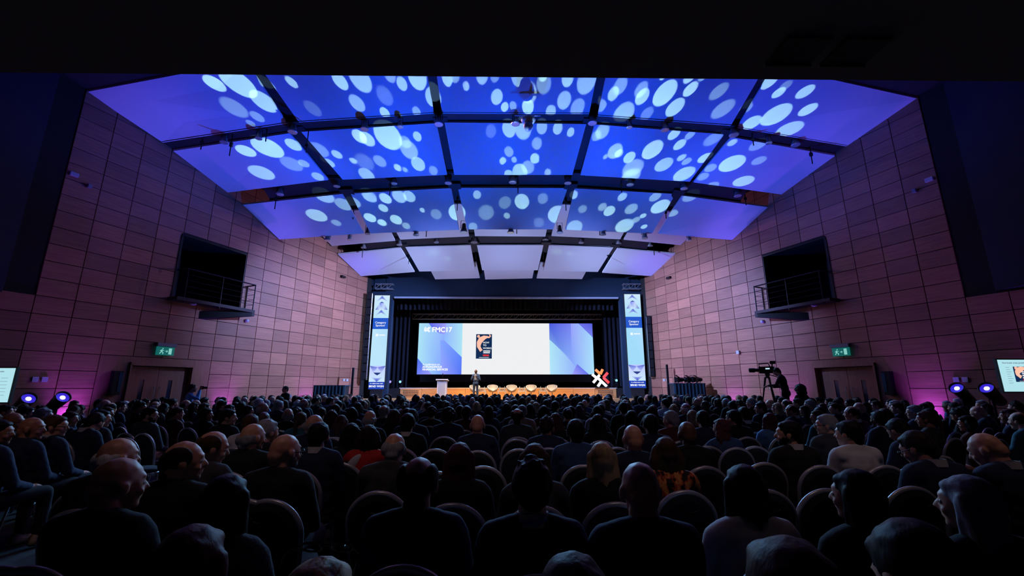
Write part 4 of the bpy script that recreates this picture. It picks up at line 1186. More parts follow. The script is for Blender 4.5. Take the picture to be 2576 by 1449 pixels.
def hand_prims(w, d, up, side):
    """palm and five bent fingers: w wrist, d hand direction, up back of the hand"""
    w, d, up = Vector(w), Vector(d).normalized(), Vector(up).normalized()
    sd = d.cross(up).normalized() * side
    out = [('c', w, w + d * .07, .024, .030), ('c', w + d * .045 + sd * .02, w + d * .085 + sd * .024, .019, .016), ('c', w + d * .045 - sd * .02, w + d * .085 - sd * .024, .019, .016)]
    for k, (o, ln) in enumerate(((.031, .060), (.011, .072), (-.010, .068), (-.030, .052))):
        a = w + d * .088 + sd * o
        b = a + d * ln * .55 - up * .006
        c = b + d * ln * .40 - up * .026
        out += [('c', a, b, .0098, .0088), ('c', b, c, .0088, .0075)]
    a = w + d * .03 + sd * .036
    out += [('c', a, a + d * .035 + sd * .02 - up * .012, .012, .010), ('c', a + d * .035 + sd * .02 - up * .012, a + d * .062 + sd * .014 - up * .022, .010, .008)]
    return out


def lift(prs):
    """square the shoulders: raise everything above the waist a little"""
    out = []
    for p in prs:
        q = list(p)
        for k in ((1,) if p[0] == 's' else (1, 2)):
            v = Vector(q[k]); v.z += .034 * min(1, max(0, (v.z - .66) / .28)); q[k] = v
        out.append(tuple(q))
    return out


def seated_body(name, yaw, pitch, f, arms):
    pr = head_prims(headM(yaw, pitch), f)
    s = .88 if f else 1.0
    hp_ = pr; pr = [('s', (0, -.04, .84), (.15 * s, .10, .20)), ('s', (0, -.02, .62), (.14 * s, .11, .16)), ('c', (-.13 * s, -.04, .95), (.13 * s, -.04, .95), .06, .06)]
    for sx, A in zip((-1, 1), arms):
        sh, el, wr, dr = [Vector(q) for q in A]
        for q in (sh, el, wr, dr): q.x *= sx
        pr += [('c', sh, el, .045 * s, .038 * s), ('c', el, wr, .036 * s, .025)]
        pr += hand_prims(wr, dr, (0, -.3, 1) if abs(dr.z) < .7 else (0, -1, 0), -sx)
        pr += [('c', (sx * .09, 0, .53), (sx * .12, .42, .53), .075, .055), ('c', (sx * .12, .43, .52), (sx * .12, .45, .12), .05, .035), ('c', (sx * .12, .42, .07), (sx * .13, .58, .045), .035, .03)]
    return fuse(name, hp_ + lift(pr), .0098, 2, .4)


ARM_LAP = [((.18, -.03, .93), (.235, .06, .68), (.10, .30, .61), (-.45, .8, -.1))] * 2
ARM_CHIN = [((.18, -.03, .93), (.21, .14, .72), (.06, .16, .98), (-.2, -.2, .9)), ARM_LAP[0]]


def jacket(name, f, arms, v=.012):
    s = .87 if f else 1.0
    pr = [('s', (0, -.035, .86), (.205 * s, .125, .20)), ('s', (0, -.02, .66), (.185 * s, .13, .20)), ('c', (-.165 * s, -.04, .94), (.165 * s, -.04, .94), .075, .075), ('s', (0, -.05, 1.005), (.085, .062, .035)),
          ('c', (-.06 * s, -.045, 1.005), (-.17 * s, -.04, .955), .045, .066), ('c', (.06 * s, -.045, 1.005), (.17 * s, -.04, .955), .045, .066), ('s', (0, .01, .52), (.19 * s, .14, .09)), ('s', (0, -.03, .76), (.188 * s, .125, .16))]
    if not f: pr += [('s', (0, -.075, 1.028), (.062, .028, .030)), ('s', (.05, -.05, 1.022), (.024, .04, .026)), ('s', (-.05, -.05, 1.022), (.024, .04, .026))]
    for sx, A in zip((-1, 1), arms):
        sh, el, wr, dr = [Vector(q) for q in A]
        for q in (sh, el, wr): q.x *= sx
        wr = wr.lerp(el, .06)
        pr += [('c', sh + Vector((0, 0, .005)), el, .066 * s, .055 * s), ('c', el, wr, .052 * s, .036 * s)]
    if not f: pr += [('s', (0, -.045, 1.005), (.078, .070, .046))]
    return fuse(name, lift(pr), v, 5, .5, .012, .09)


def trousers(name):
    pr = [('s', (0, .0, .51), (.175, .15, .085))]
    for sx in (-1, 1):
        pr += [('c', (sx * .09, 0, .53), (sx * .12, .43, .535), .092, .068), ('c', (sx * .12, .44, .52), (sx * .12, .45, .13), .062, .052)]
    return fuse(name, pr, .018, 3, .5, .008, .08)


def shoes(name):
    pr = []
    for sx in (-1, 1):
        pr += [('c', (sx * .12, .41, .06), (sx * .135, .60, .042), .047, .038), ('c', (sx * .12, .42, .08), (sx * .12, .44, .12), .045, .04)]
    return pr


BODY, JK = {}, {}
for f in (False, True):
    for key, (yw, pt) in {'f': (0, -.03), 'l': (.55, -.05), 'r': (-.55, -.05), 'd': (.1, -.5), 'ld': (.5, -.42), 'L': (1.0, -.02), 'R': (-1.0, -.02)}.items():
        if f and key in ('ld',): continue
        BODY[f, key] = (seated_body('body', yw, pt, f, ARM_LAP), headM(yw, pt))
    JK[f] = jacket('jacket', f, ARM_LAP)
BODY[False, 'c'] = (seated_body('body', -.9, -.25, False, ARM_CHIN), headM(-.9, -.25))
JKC = jacket('jacket', False, ARM_CHIN)
TR = trousers('trousers')
SH1 = fuse('shoes', shoes('s')[:2], .014, 2); SH2 = fuse('shoes', shoes('s')[2:], .014, 2)
SH1.name = SH2.name = 'shoe'


def hair_mesh(kind):
    cap = [('s', (0, -.022, 1.218), (.083, .098, .087)), ('s', (0, -.065, 1.175), (.070, .058, .070))]
    side = [('s', (.066, -.02, 1.20), (.020, .048, .046)), ('s', (-.066, -.02, 1.20), (.020, .048, .046))]
    rr = random.Random(hash(kind) % 1 + len(kind))
    if kind == 'short': pr = cap + side + [('s', (0, .034, 1.254), (.060, .040, .030)), ('s', (0, -.07, 1.12), (.052, .035, .035))]
    elif kind == 'tousled': pr = cap + side + [('s', (0, .034, 1.252), (.060, .040, .030))]
    rr2 = random.Random(3)
    if kind == 'tousled':
        for _ in range(26):
            th, ph = rr2.uniform(0, 2 * PI), rr2.uniform(.45, PI / 2)
            d = Vector((math.cos(th) * math.cos(ph), math.sin(th) * math.cos(ph), math.sin(ph)))
            c0 = Vector((0, -.022, 1.215))
            pr.append(('c', c0 + Vector((d.x * .065, d.y * .078, d.z * .07)), c0 + Vector((d.x * .088, d.y * .103, d.z * .098)), .018, .007))
    if kind == 'fringe': pr = [('s', (.066, -.03, 1.175), (.015, .054, .038)), ('s', (-.066, -.03, 1.175), (.015, .054, .038)), ('s', (0, -.084, 1.162), (.060, .026, .045)), ('s', (.045, -.075, 1.165), (.036, .04, .05)), ('s', (-.045, -.075, 1.165), (.036, .04, .05)), ('s', (0, -.075, 1.115), (.05, .03, .03))]
    elif kind == 'thin': pr = [('s', (.060, -.03, 1.21), (.028, .07, .062)), ('s', (-.060, -.03, 1.21), (.028, .07, .062)), ('s', (0, -.082, 1.185), (.066, .038, .062)), ('s', (0, -.075, 1.115), (.05, .03, .03))]
    elif kind in ('long', 'verylong', 'bob', 'wavy'):
        z1 = {'long': .93, 'verylong': .82, 'bob': 1.04, 'wavy': .92}[kind]
        pr = cap + [('s', (0, .034, 1.250), (.062, .042, .030))]
        wv = .018 if kind == 'wavy' else 0
        for i, a in enumerate((-.078, -.052, -.026, 0, .026, .052, .078)):
            y0 = -.072 + abs(a) * .75
            y1 = -.10 + abs(a) * .55
            spread = 1.4 if kind == 'bob' else (1.3 if kind == 'wavy' else 1.16)
            zz = z1 + abs(a) * .35 + rr.uniform(-.015, .015)
            zm = (1.2 + zz) / 2
            pr += [('c', (a * .95, y0, 1.21), (a * spread + rr.uniform(-wv, wv), (y0 + y1) / 2, zm), .030, .030), ('c', (a * spread + rr.uniform(-wv, wv), (y0 + y1) / 2, zm), (a * spread * .9 + rr.uniform(-wv, wv), y1, zz), .030, .013)]
        for sx in (-1, 1): pr.append(('c', (sx * .074, .0, 1.20), (sx * .086, .01, max(z1, 1.04)), .022, .02))
    elif kind == 'bun': pr = cap + side + [('s', (0, -.115, 1.235), (.042, .04, .04)), ('s', (0, .034, 1.254), (.060, .040, .030))]
    elif kind == 'pony': pr = cap + side + [('s', (0, .034, 1.254), (.060, .040, .030)), ('c', (0, -.11, 1.21), (0, -.15, 1.14), .024, .032), ('c', (0, -.15, 1.14), (0, -.13, .95), .032, .012)]
    elif kind in ('curly', 'afro'):
        k = 1.0 if kind == 'curly' else 1.35
        pr = cap + [('s', (0, -.02, 1.21), (.09 * k, .10 * k, .09 * k))]
        if k > 1: pr += [('s', (0, -.05, 1.21), (.155, .13, .15)), ('s', (0, -.06, 1.11), (.165, .11, .12))]
        for _ in range(46):
            th = rr.uniform(0, 2 * PI); ph = rr.uniform(-.5, PI / 2)
            d = Vector((math.cos(th) * math.cos(ph), math.sin(th) * math.cos(ph), math.sin(ph)))
            if d.y > .55 and d.z < .45: continue
            pr.append(('s', Vector((0, -.025, 1.20)) + Vector((d.x * .088 * k, d.y * .095 * k, d.z * .092 * k)), (.026 * k,) * 3))
    disp = {'short': .006, 'tousled': .01, 'wavy': .02, 'curly': .012, 'afro': .012}.get(kind, .006)
    return fuse('hair', pr, .0095, 2, .4, disp, .035)


HAIR = {k: hair_mesh(k) for k in ('short', 'tousled', 'fringe', 'thin', 'long', 'verylong', 'bob', 'wavy', 'bun', 'pony', 'curly', 'afro')}
COLLAR = MB()
n_ = 20
for j in range(n_):
    t0, t1 = 2 * PI * j / n_, 2 * PI * (j + 1) / n_
    cf = lambda th, r, z: (math.sin(th) * r * .98, -.04 + math.cos(th) * r - .008 * 0, z - .012 * (1 + math.cos(th)) * .5)
    for (ra, za, rb, zb) in ((.071, 1.088, .078, 1.035), (.065, 1.086, .071, 1.088), (.078, 1.035, .065, 1.035)):
        COLLAR.quad([cf(t0, ra, za), cf(t1, ra, za), cf(t1, rb, zb), cf(t0, rb, zb)])
COLLAR = COLLAR.mesh('shirt_collar', CLOTH['white'], True)
GL = MB()
for sx in (-1, 1):
    GL.tube([(sx * .034 + .024 * math.cos(a * PI / 5), .098, 1.178 + .019 * math.sin(a * PI / 5)) for a in range(11)], .0025, 5)
    GL.tube([(sx * .058, .097, 1.185), (sx * .078, .08, 1.187), (sx * .079, -.01, 1.186)], .003, 5)
GL.tube([(-.012, .1, 1.182), (.012, .1, 1.182)], .0025, 5)
GLASSES = GL.mesh('glasses', M['blackmetal'])
EY = MB()
EY.lathe([(.002, -.0115), (.009, -.007), (.0118, 0), (.0095, .007)], (0, 0, 0), 10, mx=Matrix.Rotation(-PI / 2, 4, 'X'))
EY.lathe([(.0062, .0088), (.004, .0112), (.0005, .0118)], (0, 0, 0), 8, mi=1, mx=Matrix.Rotation(-PI / 2, 4, 'X'))
EYE = EY.mesh('eye', [mat('eye_white', (.5, .5, .5), .2), M['black']], True)


def setm(o, m_):
    if not o.data.materials: o.data.materials.append(m_)
    o.material_slots[0].link = 'OBJECT'
    o.material_slots[0].material = m_


def person(pose, f, hair, hc, cloth, skin, x, y, z, yaw, label, group=None, collar=False, glasses=False, sc=1.0, jk=None, detail=True, shoe=None, eyes=False):
    me, hm = BODY[f, pose]
    b = link('person', me, None, loc=(x, y, z), rot=(0, 0, yaw)); b.scale = (sc, sc, sc)
    setm(b, SKINS[skin]); tag(b, label, 'person', group)
    j = link('jacket', jk or (JKC if pose == 'c' else JK[f]), b); setm(j, CLOTH[cloth])
    if detail:
        t = link('trousers', TR, b); setm(t, TROUSER)
        for s_ in (SH1, SH2): q = link('shoe', s_, b); setm(q, shoe or SHOE)
    if hair:
        h = link('hair', HAIR[hair], b); h.matrix_local = hm @ (Matrix.Translation((0, 0, .078)) @ Matrix.Diagonal((.94, .94, .94, 1)) if f else Matrix.Identity(4)); setm(h, HAIRS[hc])
    if collar: c = link('shirt_collar', COLLAR, b)
    if glasses: g = link('glasses', GLASSES, b); g.matrix_local = hm
    if eyes:
        for sx in (-1, 1):
            e_ = link('eye', EYE, b); e_.matrix_local = hm @ Matrix.Translation((sx * .031 * (.94 if f else 1), .071 * (.94 if f else 1), 1.184 + (.007 if f else 0)))
    return b


# ------------------------------------------------------------------ banquet chairs
def chair_pts(n=22):
    """one tube: up one rear upright, over the arch, down the other (y leans back with height)"""
    pts = []
    lean = lambda z: -.20 - .10 * max(0, (z - .45)) / .47
    for k in range(5):
        z = .44 + (.72 - .44) * k / 4
        pts.append((-(.175 + .03 * math.sin(k / 4 * PI / 2)), lean(z), z))
    for k in range(1, n):
        a = PI * k / n
        z = .72 + .20 * math.sin(a)
        pts.append((-.205 * math.cos(a), lean(z), z))
    for k in range(5):
        z = .72 - (.72 - .44) * k / 4
        pts.append(((.175 + .03 * math.cos(k / 4 * PI / 2)), lean(z), z))
    return pts


CP = chair_pts()


def pad_mesh(mb, t0=-.018, t1=.03, ins=.012, mi=0):
    pts = [(x * (1 - ins / .2), y, z - (ins if z > .72 else 0)) for x, y, z in CP]
    n = len(pts)
    i0 = len(mb.v)
    for t in (t0, t1): mb.v += [(x, y + t, z) for x, y, z in pts]
    cx = [(x * .82, y, .44 + (z - .44) * .93) for x, y, z in pts]
    for t in (t0 - .010, t1 + .022): mb.v += [(x, y + t, z) for x, y, z in cx]
    def F(l): mb.f.append([i0 + q for q in l]); mb.m.append(mi); mb.c.append(None)
    for k in range(n - 1):
        F([k, k + 1, n + k + 1, n + k]); F([k + 1, k, 2 * n + k, 2 * n + k + 1]); F([n + k, n + k + 1, 3 * n + k + 1, 3 * n + k])
    F(list(range(2 * n, 3 * n))); F(list(range(3 * n, 4 * n))[::-1]); F([0, n, n + n - 1, n - 1])
    return mb


FR = MB().tube(CP, .0135, 8, flat=1.35).mesh('back_frame', M['frame'], True)
PAD = pad_mesh(MB()).mesh('backrest', M['fabric'], False)
st_ = MB().lathe([(.19, .445), (.205, .455), (.215, .475), (.205, .497), (.16, .508)], n=24, sy=1.0)
SEAT = st_.mesh('seat', M['fabric'], True)
SFR = MB().tube([(.20 * math.cos(2 * PI * k / 20), .20 * math.sin(2 * PI * k / 20), .436) for k in range(21)], .012, 6).mesh('seat_frame', M['frame'], True)
LEGS = []
for sx in (-1, 1):
    LEGS.append(MB().tube([(sx * .17, .15, .44), (sx * .19, .18, 0)], .012, 8).mesh('leg', M['frame'], True))
    LEGS.append(MB().tube([(sx * .175, -.20, .44), (sx * .185, -.25, .2), (sx * .195, -.30, 0)], .012, 8).mesh('leg', M['frame'], True))
GRIP = MB().tube([(.075 * math.cos(PI + PI * k / 10), -.338 + .004 * k * 0, .835 + .02 * math.sin(PI + PI * k / 10) * 1.6) for k in range(11)], .0045, 6).mesh('grip_slot', M['blackmetal'], True)
FC = MB()
FC.tube(CP[::2] + ([CP[-1]] if len(CP) % 2 == 0 else []), .0145, 5, mi=0, flat=1.3); pad_mesh(FC, mi=1)
FC.lathe([(.19, .445), (.215, .475), (.16, .508)], n=10, mi=1)
for sx in (-1, 1): FC.tube([(sx * .17, .15, .44), (sx * .19, .18, 0)], .012, 4, mi=0).tube([(sx * .175, -.20, .44), (sx * .195, -.30, 0)], .012, 4, mi=0)
FARCHAIR = FC.mesh('banquet_chair', [M['frame'], M['fabric']], False)
NFARV = len(FC.v)


def chair(x, y, yaw, label, near):
    if near:
        t = thing('banquet_chair', label, 'chair', (x, y, 0), yaw, 'round backed banquet chairs')
        link('back_frame', FR, t); link('backrest', PAD, t); link('seat', SEAT, t); link('seat_frame', SFR, t)
        for l in LEGS: link('leg', l, t)
        if y < 4.4: link('grip_slot', GRIP, t)
        return t
    o = link('banquet_chair', FARCHAIR, None, loc=(x, y, 0), rot=(0, 0, yaw))
    return tag(o, label, 'chair', 'round backed banquet chairs')


# ------------------------------------------------------------------ seating
# near people read off the photograph: (u, v of the crown, pose, woman, hair, hair colour, cloth, skin, collar, glasses, words)
NP = [
 (302,1140,'r',0,None,'','black',0,0,0,'bald man with a blue collar, nearest the left aisle'),
 (300,1094,'r',0,'fringe','white','black',0,0,0,'balding man with white hair behind the big bald head'),
 (466,1101,'R',0,'thin','dark','black',0,0,0,'man with thinning dark hair in sharp profile, blue collar'),
 (524,1076,'c',0,'thin','brown','greycloth',0,0,0,'man in grey resting his chin on his hand'),
 (636,1060,'r',0,'fringe','grey','black',0,0,0,'balding man with grey fringe and dark suit, face half turned'),
 (672,1051,'r',0,'short','grey','black',0,0,0,'grey haired man just behind the balding man with the fringe'),
 (380,1022,'R',0,'short','black','greycloth',0,0,0,'bearded man in a grey jacket leaning forward by the aisle'),
 (39,1034,'R',0,None,'','black',1,0,1,'bald man with glasses in profile at the far left edge'),
 (87,1045,'R',0,None,'','navy',1,0,0,'bald man beside the one with glasses, left block'),
 (146,1041,'R',0,'short','brown','navy',0,1,1,'man with shining white glasses frames, left block'),
 (233,1037,'d',0,'short','dark','navy',0,1,0,'man with bowed head looking at his phone, left block'),
 (578,1180,'f',1,'long','dark','tweed',0,0,0,'long dark haired woman in a speckled tweed jacket'),
 (495,1300,'f',1,'long','reddish','black',0,0,0,'woman with long reddish hair very close to the camera'),
 (5,1052,'R',0,'short','black','navy',1,0,0,'man with crossed arms cut off by the left picture edge'),
 (717,1085,'r',0,None,'','black',0,0,1,'bald man with glasses and grey beard, face turned'),
 (806,1058,'f',0,'short','black','navy',0,1,0,'dark haired man in navy suit with a white collar, before the bald bearded man'),
 (930,1063,'f',1,'bob','dark','red',0,0,0,'dark bobbed woman in a red and white top'),
 (992,1087,'d',0,'fringe','grey','greycloth',0,0,0,'grey fringed balding man in a grey pinstripe jacket'),
 (1056,1139,'f',0,'thin','black','navy',0,0,0,'man with black hair thinning at the crown, ears standing out'),
 (1157,1105,'f',1,'verylong','reddish','black',0,0,0,'woman with very long straight dark red hair'),
 (1202,1039,'f',0,None,'','navy',0,0,0,'bald man in a dark blue jacket just left of the centre'),
 (1129,1021,'f',0,'curly','dark','navy',0,0,0,'person with curly dark hair and wide navy shoulders'),
 (1027,1037,'f',0,'short','black','black',0,1,0,'short black haired man with a thin white collar'),
 (993,1026,'f',1,'wavy','brown','black',0,0,0,'woman with long wavy brown hair behind the white collar man'),
 (932,1029,'f',0,'fringe','grey','black',0,0,0,'balding grey man two rows ahead of the red top'),
 (886,1059,'f',1,'long','black','black',0,0,0,'long black haired woman sitting left of the red top'),
 (836,1028,'f',1,'wavy','reddish','black',0,0,0,'woman with wavy reddish hair, middle rows'),
 (791,1039,'r',0,'fringe','grey','navy',0,0,0,'grey balding man beyond the dark haired white collar man'),
 (967,1017,'f',0,'thin','grey','navy',0,0,0,'man with a round bald spot in greying hair'),
 (1087,1018,'f',1,'curly','brown','black',0,0,0,'woman with a round mass of curly brown hair'),
 (1174,1019,'f',0,'short','dark','burgundy',0,0,0,'short dark haired person in a burgundy top'),
 (1199,1008,'f',1,'long','blonde','black',0,0,0,'long blonde haired woman ahead of the bald man near the centre'),
 (1337,1135,'f',0,'tousled','black','navy',0,1,0,'man with spiky black hair, white collar and blue lanyard'),
 (1344,1107,'f',1,'long','brown','greycloth',0,0,0,'brown haired woman hidden behind the spiky haired man'),
 (1313,1017,'f',0,'short','grey','beige',0,0,0,'grey haired person in a pale beige top near the centre'),
 (1397,1035,'f',1,'wavy','reddish','black',0,0,0,'woman with long curly auburn hair right of the centre'),
 (1447,1051,'f',0,'short','black','blue',0,0,0,'short black haired man in a blue jacket, ears visible'),
 (1512,1104,'f',1,'verylong','blonde','black',0,0,0,'woman with very long straight blonde hair'),
 (1590,1063,'f',0,None,'','navy',0,0,0,'bald man ahead of the navy suited bald man'),
 (1606,1151,'f',0,None,'','navy',0,0,0,'large bald man in a navy suit with raised collar'),
 (1671,1092,'f',1,'bob','brown','leopard',0,0,0,'brown haired woman in an orange animal print blouse'),
 (1502,1038,'f',1,'wavy','dark','black',0,0,0,'dark wavy haired woman behind the long blonde hair'),
 (1587,1029,'f',1,'long','black','black',0,0,0,'long black haired woman two rows beyond the bald pair'),
 (1635,1039,'f',0,'short','black','navy',0,0,0,'short black haired man in a dark blue shirt, right of the bald man'),
 (1688,1030,'l',0,'short','grey','burgundy',0,0,0,'person with greying short hair in burgundy, right half'),
 (1726,1055,'f',0,None,'','black',2,0,0,'bald dark skinned man in a black jacket'),
 (1870,1021,'f',0,'short','black','black',0,1,0,'broad man with short black hair and pale collar, right half'),
 (1865,1157,'f',1,'verylong','black','white',0,0,0,'woman with very long black hair in a white jacket'),
 (1438,1365,'f',1,'bun','dark','black',0,0,0,'dark haired head poking up at the bottom edge near the middle'),
 (1983,1054,'L',0,'short','black','black',0,1,0,'man with short black hair and a beard facing the stage, navy suit'),
 (2077,1039,'L',0,'short','grey','greycloth',0,0,1,'grey haired man with glasses in a grey jacket, right block'),
 (2132,1054,'l',0,'short','black','white',0,0,0,'man with black hair in a pale creased shirt'),
 (2150,1168,'l',1,'verylong','black','black',0,0,0,'woman with long black hair leaning to her left'),
 (2323,1085,'ld',0,'short','dark','navy',0,1,1,'man with glasses, bowed head and white collar, navy suit'),
 (2500,1088,'ld',0,None,'','navy',0,1,0,'bald man with bowed head and pale collar at the right'),
 (2426,1182,'l',1,'verylong','grey','black',0,0,0,'woman with long ash grey hair falling straight, right edge'),
 (2271,1052,'d',0,'short','black','navy',1,0,0,'dark haired man looking down at a lit phone, right block'),
 (2297,1017,'L',0,'short','grey','navy',0,0,1,'grey haired man with glasses, right block'),
 (2407,1000,'L',0,'short','white','black',0,0,0,'white haired man below the violet floor spotlights'),
 (2468,1020,'ld',0,None,'','navy',0,0,1,'bald man with glasses bowed over his lap, right block'),
 (2552,1006,'L',0,'thin','grey','navy',0,0,1,'balding man with glasses at the right picture edge'),
 (1970,1335,'f',0,'short','brown','black',0,0,0,'brown haired head at the bottom edge, right of the white jacket'),
 (2350,1322,'d',0,'short','dark','black',0,0,0,'person bending forward at the bottom edge before the ash grey hair'),
 (810,1378,'f',1,'long','blonde','black',0,0,0,'blonde head with sunglasses pushed up at the bottom edge'),
 (16,1016,'R',0,'short','dark','navy',0,0,0,''),(68,1020,'R',0,'short','black','black',0,0,0,''),(112,1024,'R',0,'short','grey','navy',0,0,0,''),
 (181,1031,'R',1,'bob','brown','navy',0,0,0,''),(259,1028,'R',0,'short','black','greycloth',0,0,0,''),(304,1008,'R',0,'short','black','navy',0,0,0,''),
 (393,1002,'R',0,'short','dark','navy',0,0,0,''),(427,1001,'R',0,'short','dark','navy',0,0,1,''),(469,1004,'R',0,'fringe','dark','black',0,0,0,''),(489,1010,'R',1,'long','dark','black',0,0,0,''),
 (515,1000,'R',0,'short','black','navy',0,0,0,''),(521,1023,'R',1,'long','dark','black',0,0,0,''),(560,1006,'R',0,'short','black','black',0,0,0,''),(575,1026,'R',0,'short','black','black',0,0,0,''),
 (625,1017,'R',1,'verylong','dark','black',0,0,0,''),(662,1010,'R',0,'fringe','white','navy',0,0,0,''),(704,1006,'f',0,'short','grey','navy',0,0,0,''),
 (1726,1012,'l',0,'fringe','white','navy',0,0,0,''),(1766,1030,'f',0,'short','black','navy',1,0,0,''),(1912,1010,'L',0,'short','black','navy',0,0,0,''),(1937,1003,'l',0,None,'','navy',0,0,0,''),
 (2040,1000,'L',0,'short','black','black',0,1,0,''),(2056,985,'L',0,'short','black','navy',0,0,0,''),(2085,1000,'L',0,'short','black','blue',0,0,0,''),(2105,1003,'L',0,'short','dark','navy',0,0,0,''),
 (2150,983,'L',0,'short','black','navy',0,0,0,''),(2195,1000,'L',0,'short','dark','navy',0,0,0,''),(2240,1003,'L',0,'short','black','navy',0,0,0,''),(2255,1010,'L',0,'short','dark','navy',0,0,0,''),
 (2345,984,'L',0,'short','black','black',0,0,0,''),(2385,982,'L',0,'short','black','black',0,0,0,''),(2160,1010,'L',0,None,'','navy',0,0,0,''),
]
WORD = {'short': 'short %s hair', 'tousled': 'tousled %s hair', 'fringe': 'balding %s hair', 'thin': 'thinning %s hair', 'long': 'long %s hair', 'verylong': 'very long %s hair', 'bob': 'bobbed %s hair', 'wavy': 'wavy %s hair', 'bun': '%s hair in a bun', 'pony': '%s ponytail', 'curly': 'curly %s hair', 'afro': 'big %s hair'}
CW = {'greycloth': 'grey', 'lightblue': 'light blue', 'leopard': 'orange print'}
people = []          # x, y, dict
used_lab = {}


def block_yaw(x, y):
    if abs(x) < 4.1: return 0.0
    return math.atan2(x, 27.0 - y) * .9


def rowpos(x, y):
    row = int(round((y - 1.05) / 1.05)) + 1
    return ORD[min(row, 40)]


def uniq(lab):
    n_ = used_lab.get(lab, 0); used_lab[lab] = n_ + 1
    return lab, n_


for (u, v, pose, f, hair, hc, cl_, sk, col_, gl, words) in NP:
    zt = 1.265 if f else 1.308
    if hair in ('tousled', 'curly'): zt += .02
    if pose in ('d', 'ld'): zt -= .03
    p = atz(u, v, zt)
    if p.y > 14 or p.y < .5: p = aty(u, v, min(p.y, 14))
    yw = block_yaw(p.x, p.y)
    if pose in ('L', 'R', 'ld') and abs(yw) > .3: pose = {'L': 'l', 'R': 'r', 'ld': 'd'}[pose]
    # the crown sits a little ahead of the body origin for turned heads; good enough
    people.append(dict(x=p.x, y=p.y, yaw=yw, pose=pose, f=bool(f), hair=hair, hc=hc, cloth=cl_, skin=sk, collar=col_, glasses=gl, words=words, man=True))

# manual chairs: (u, v of the arch top)
NC = [(195,1382),(740,1387),(1052,1384),(1340,1380),(1652,1389),(1915,1392),(2230,1374),(2530,1374),(8,1397),(207,1236),(388,1247),(600,1257),(765,1243),(953,1240),(1155,1238),(1340,1240),(1525,1240),(1729,1238),(1925,1236),(2077,1234),(2293,1228),
      (492,1181),(612,1178),(759,1173),(875,1176),(1215,1176),(1100,1190),(1464,1173),(1768,1171),(1923,1167),(2051,1165),(2193,1163),(2310,1166),(859,1131),(1095,1132),(1208,1136),(1305,1132),(1551,1128),(1781,1125),(1899,1125),(843,1102),(1037,1103),(1118,1102),(1300,1107),(1400,1105),(1493,1103),
      (60,1102),(110,1106),(175,1110),(372,1092)]
chairs = []
for (u, v) in NC:
    p = atz(u, v, .92)
    p.y += .29                      # chair origin sits ahead of the leaning arch
    # keep the pixel column of the arch top
    p.x *= 1.0
    chairs.append((p.x, p.y, block_yaw(p.x, p.y)))
# grid of the remaining seats
GR = random.Random(5)
HK = [('short', 'black'), ('short', 'dark'), ('short', 'brown'), ('short', 'black'), ('short', 'grey'), ('fringe', 'grey'), (None, ''), ('long', 'dark'), ('long', 'brown'), ('wavy', 'reddish'), ('bob', 'brown'), ('long', 'blonde'), ('curly', 'dark'), ('bun', 'dark'), ('pony', 'brown'), ('thin', 'dark'), ('long', 'black'), ('tousled', 'dark'), ('bob', 'black'), ('short', 'white')]
grid = []
y = 5.6
row = 0
while y < 21.3:
    yv = y
    half = min((W0 - K * yv) - 1.5, 1.24 * yv + 1.2)
    x = -math.floor(half / .53) * .53 + (row % 2) * .2
    while x < half:
        ax = abs(x)
        if not (4.1 < ax < 5.1 and yv < 16.5) and not (ax > 5.1 and yv < 6.5):
            xx, yy_ = x, yv
            if ax > 5.1: yy_ = yv - (ax - 5.1) * .25          # side blocks bend towards the stage
            if yy_ > 5.0 and not (7.4 < xx < 9.9 and 13.0 < yy_ < 15.8) and ax < W0 - K * yy_ - 1.9: grid.append((xx + GR.uniform(-.04, .04), yy_ + GR.uniform(-.05, .05)))
        x += .53
    y += 1.05; row += 1
occ = [(q['x'], q['y']) for q in people]
for (gx, gy) in grid:
    if any(abs(gx - a) < .45 and abs(gy - b) < .62 for a, b in occ): continue
    if gy < 11 and depth((gx, gy, 1.2)) > 0:
        pass
    yw = block_yaw(gx, gy)
    chairs.append((gx, gy, yw))
    if GR.random() > (.80 if gy < 9 else .88): continue
    hair, hc = GR.choice(HK)
    f = hair in ('long', 'wavy', 'bob', 'bun', 'pony') or (hair == 'curly' and GR.random() < .5)
    side_pose = 'f' if abs(gx) < 4.1 else ('r' if gx < 0 else 'l')
    pose = GR.choice(['f', 'f', 'f', side_pose, side_pose, 'l', 'r', 'd'] if abs(gx) < 4 else ['f', side_pose, side_pose, side_pose, 'R' if gx < 0 else 'L', 'd'])
    people.append(dict(x=gx, y=gy, yaw=yw + GR.uniform(-.1, .1), pose=pose, f=f, hair=hair, hc=hc, cloth=GR.choice(['black', 'navy', 'navy', 'black', 'blue', 'greycloth', 'navy', 'burgundy', 'teal', 'black', 'navy', 'greycloth', 'lightblue' if GR.random() < .3 else 'navy', 'white' if GR.random() < .35 else 'black']), skin=GR.choice([0, 0, 0, 1, 1, 2]), collar=(not f and GR.random() < .4), glasses=GR.random() < .15, words='', man=False))
# a chair under everyone who has none yet
for q in people:
    if q['man']:
        if not any(abs(q['x'] - a) < .30 and abs(q['y'] - b) < .45 for a, b, _ in chairs):
            chairs.append((q['x'], q['y'] - .02, q['yaw']))
for q in people:
    if q['man']:
        for k_, (a_, b_, c_y) in enumerate(chairs):
            if abs(q['x'] - a_) < .30 and abs(q['y'] - b_) < .45:
                chairs[k_] = (q['x'] * .6 + a_ * .4, min(max(b_, q['y'] - .2), q['y'] - .01), q['yaw'])
# people sit on the nearest chair
for q in people:
    best = min(chairs, key=lambda c: (c[0] - q['x']) ** 2 + (c[1] - q['y']) ** 2)
    q['chair'] = best

people.sort(key=lambda q: depth((q['x'], q['y'], 1.2)))
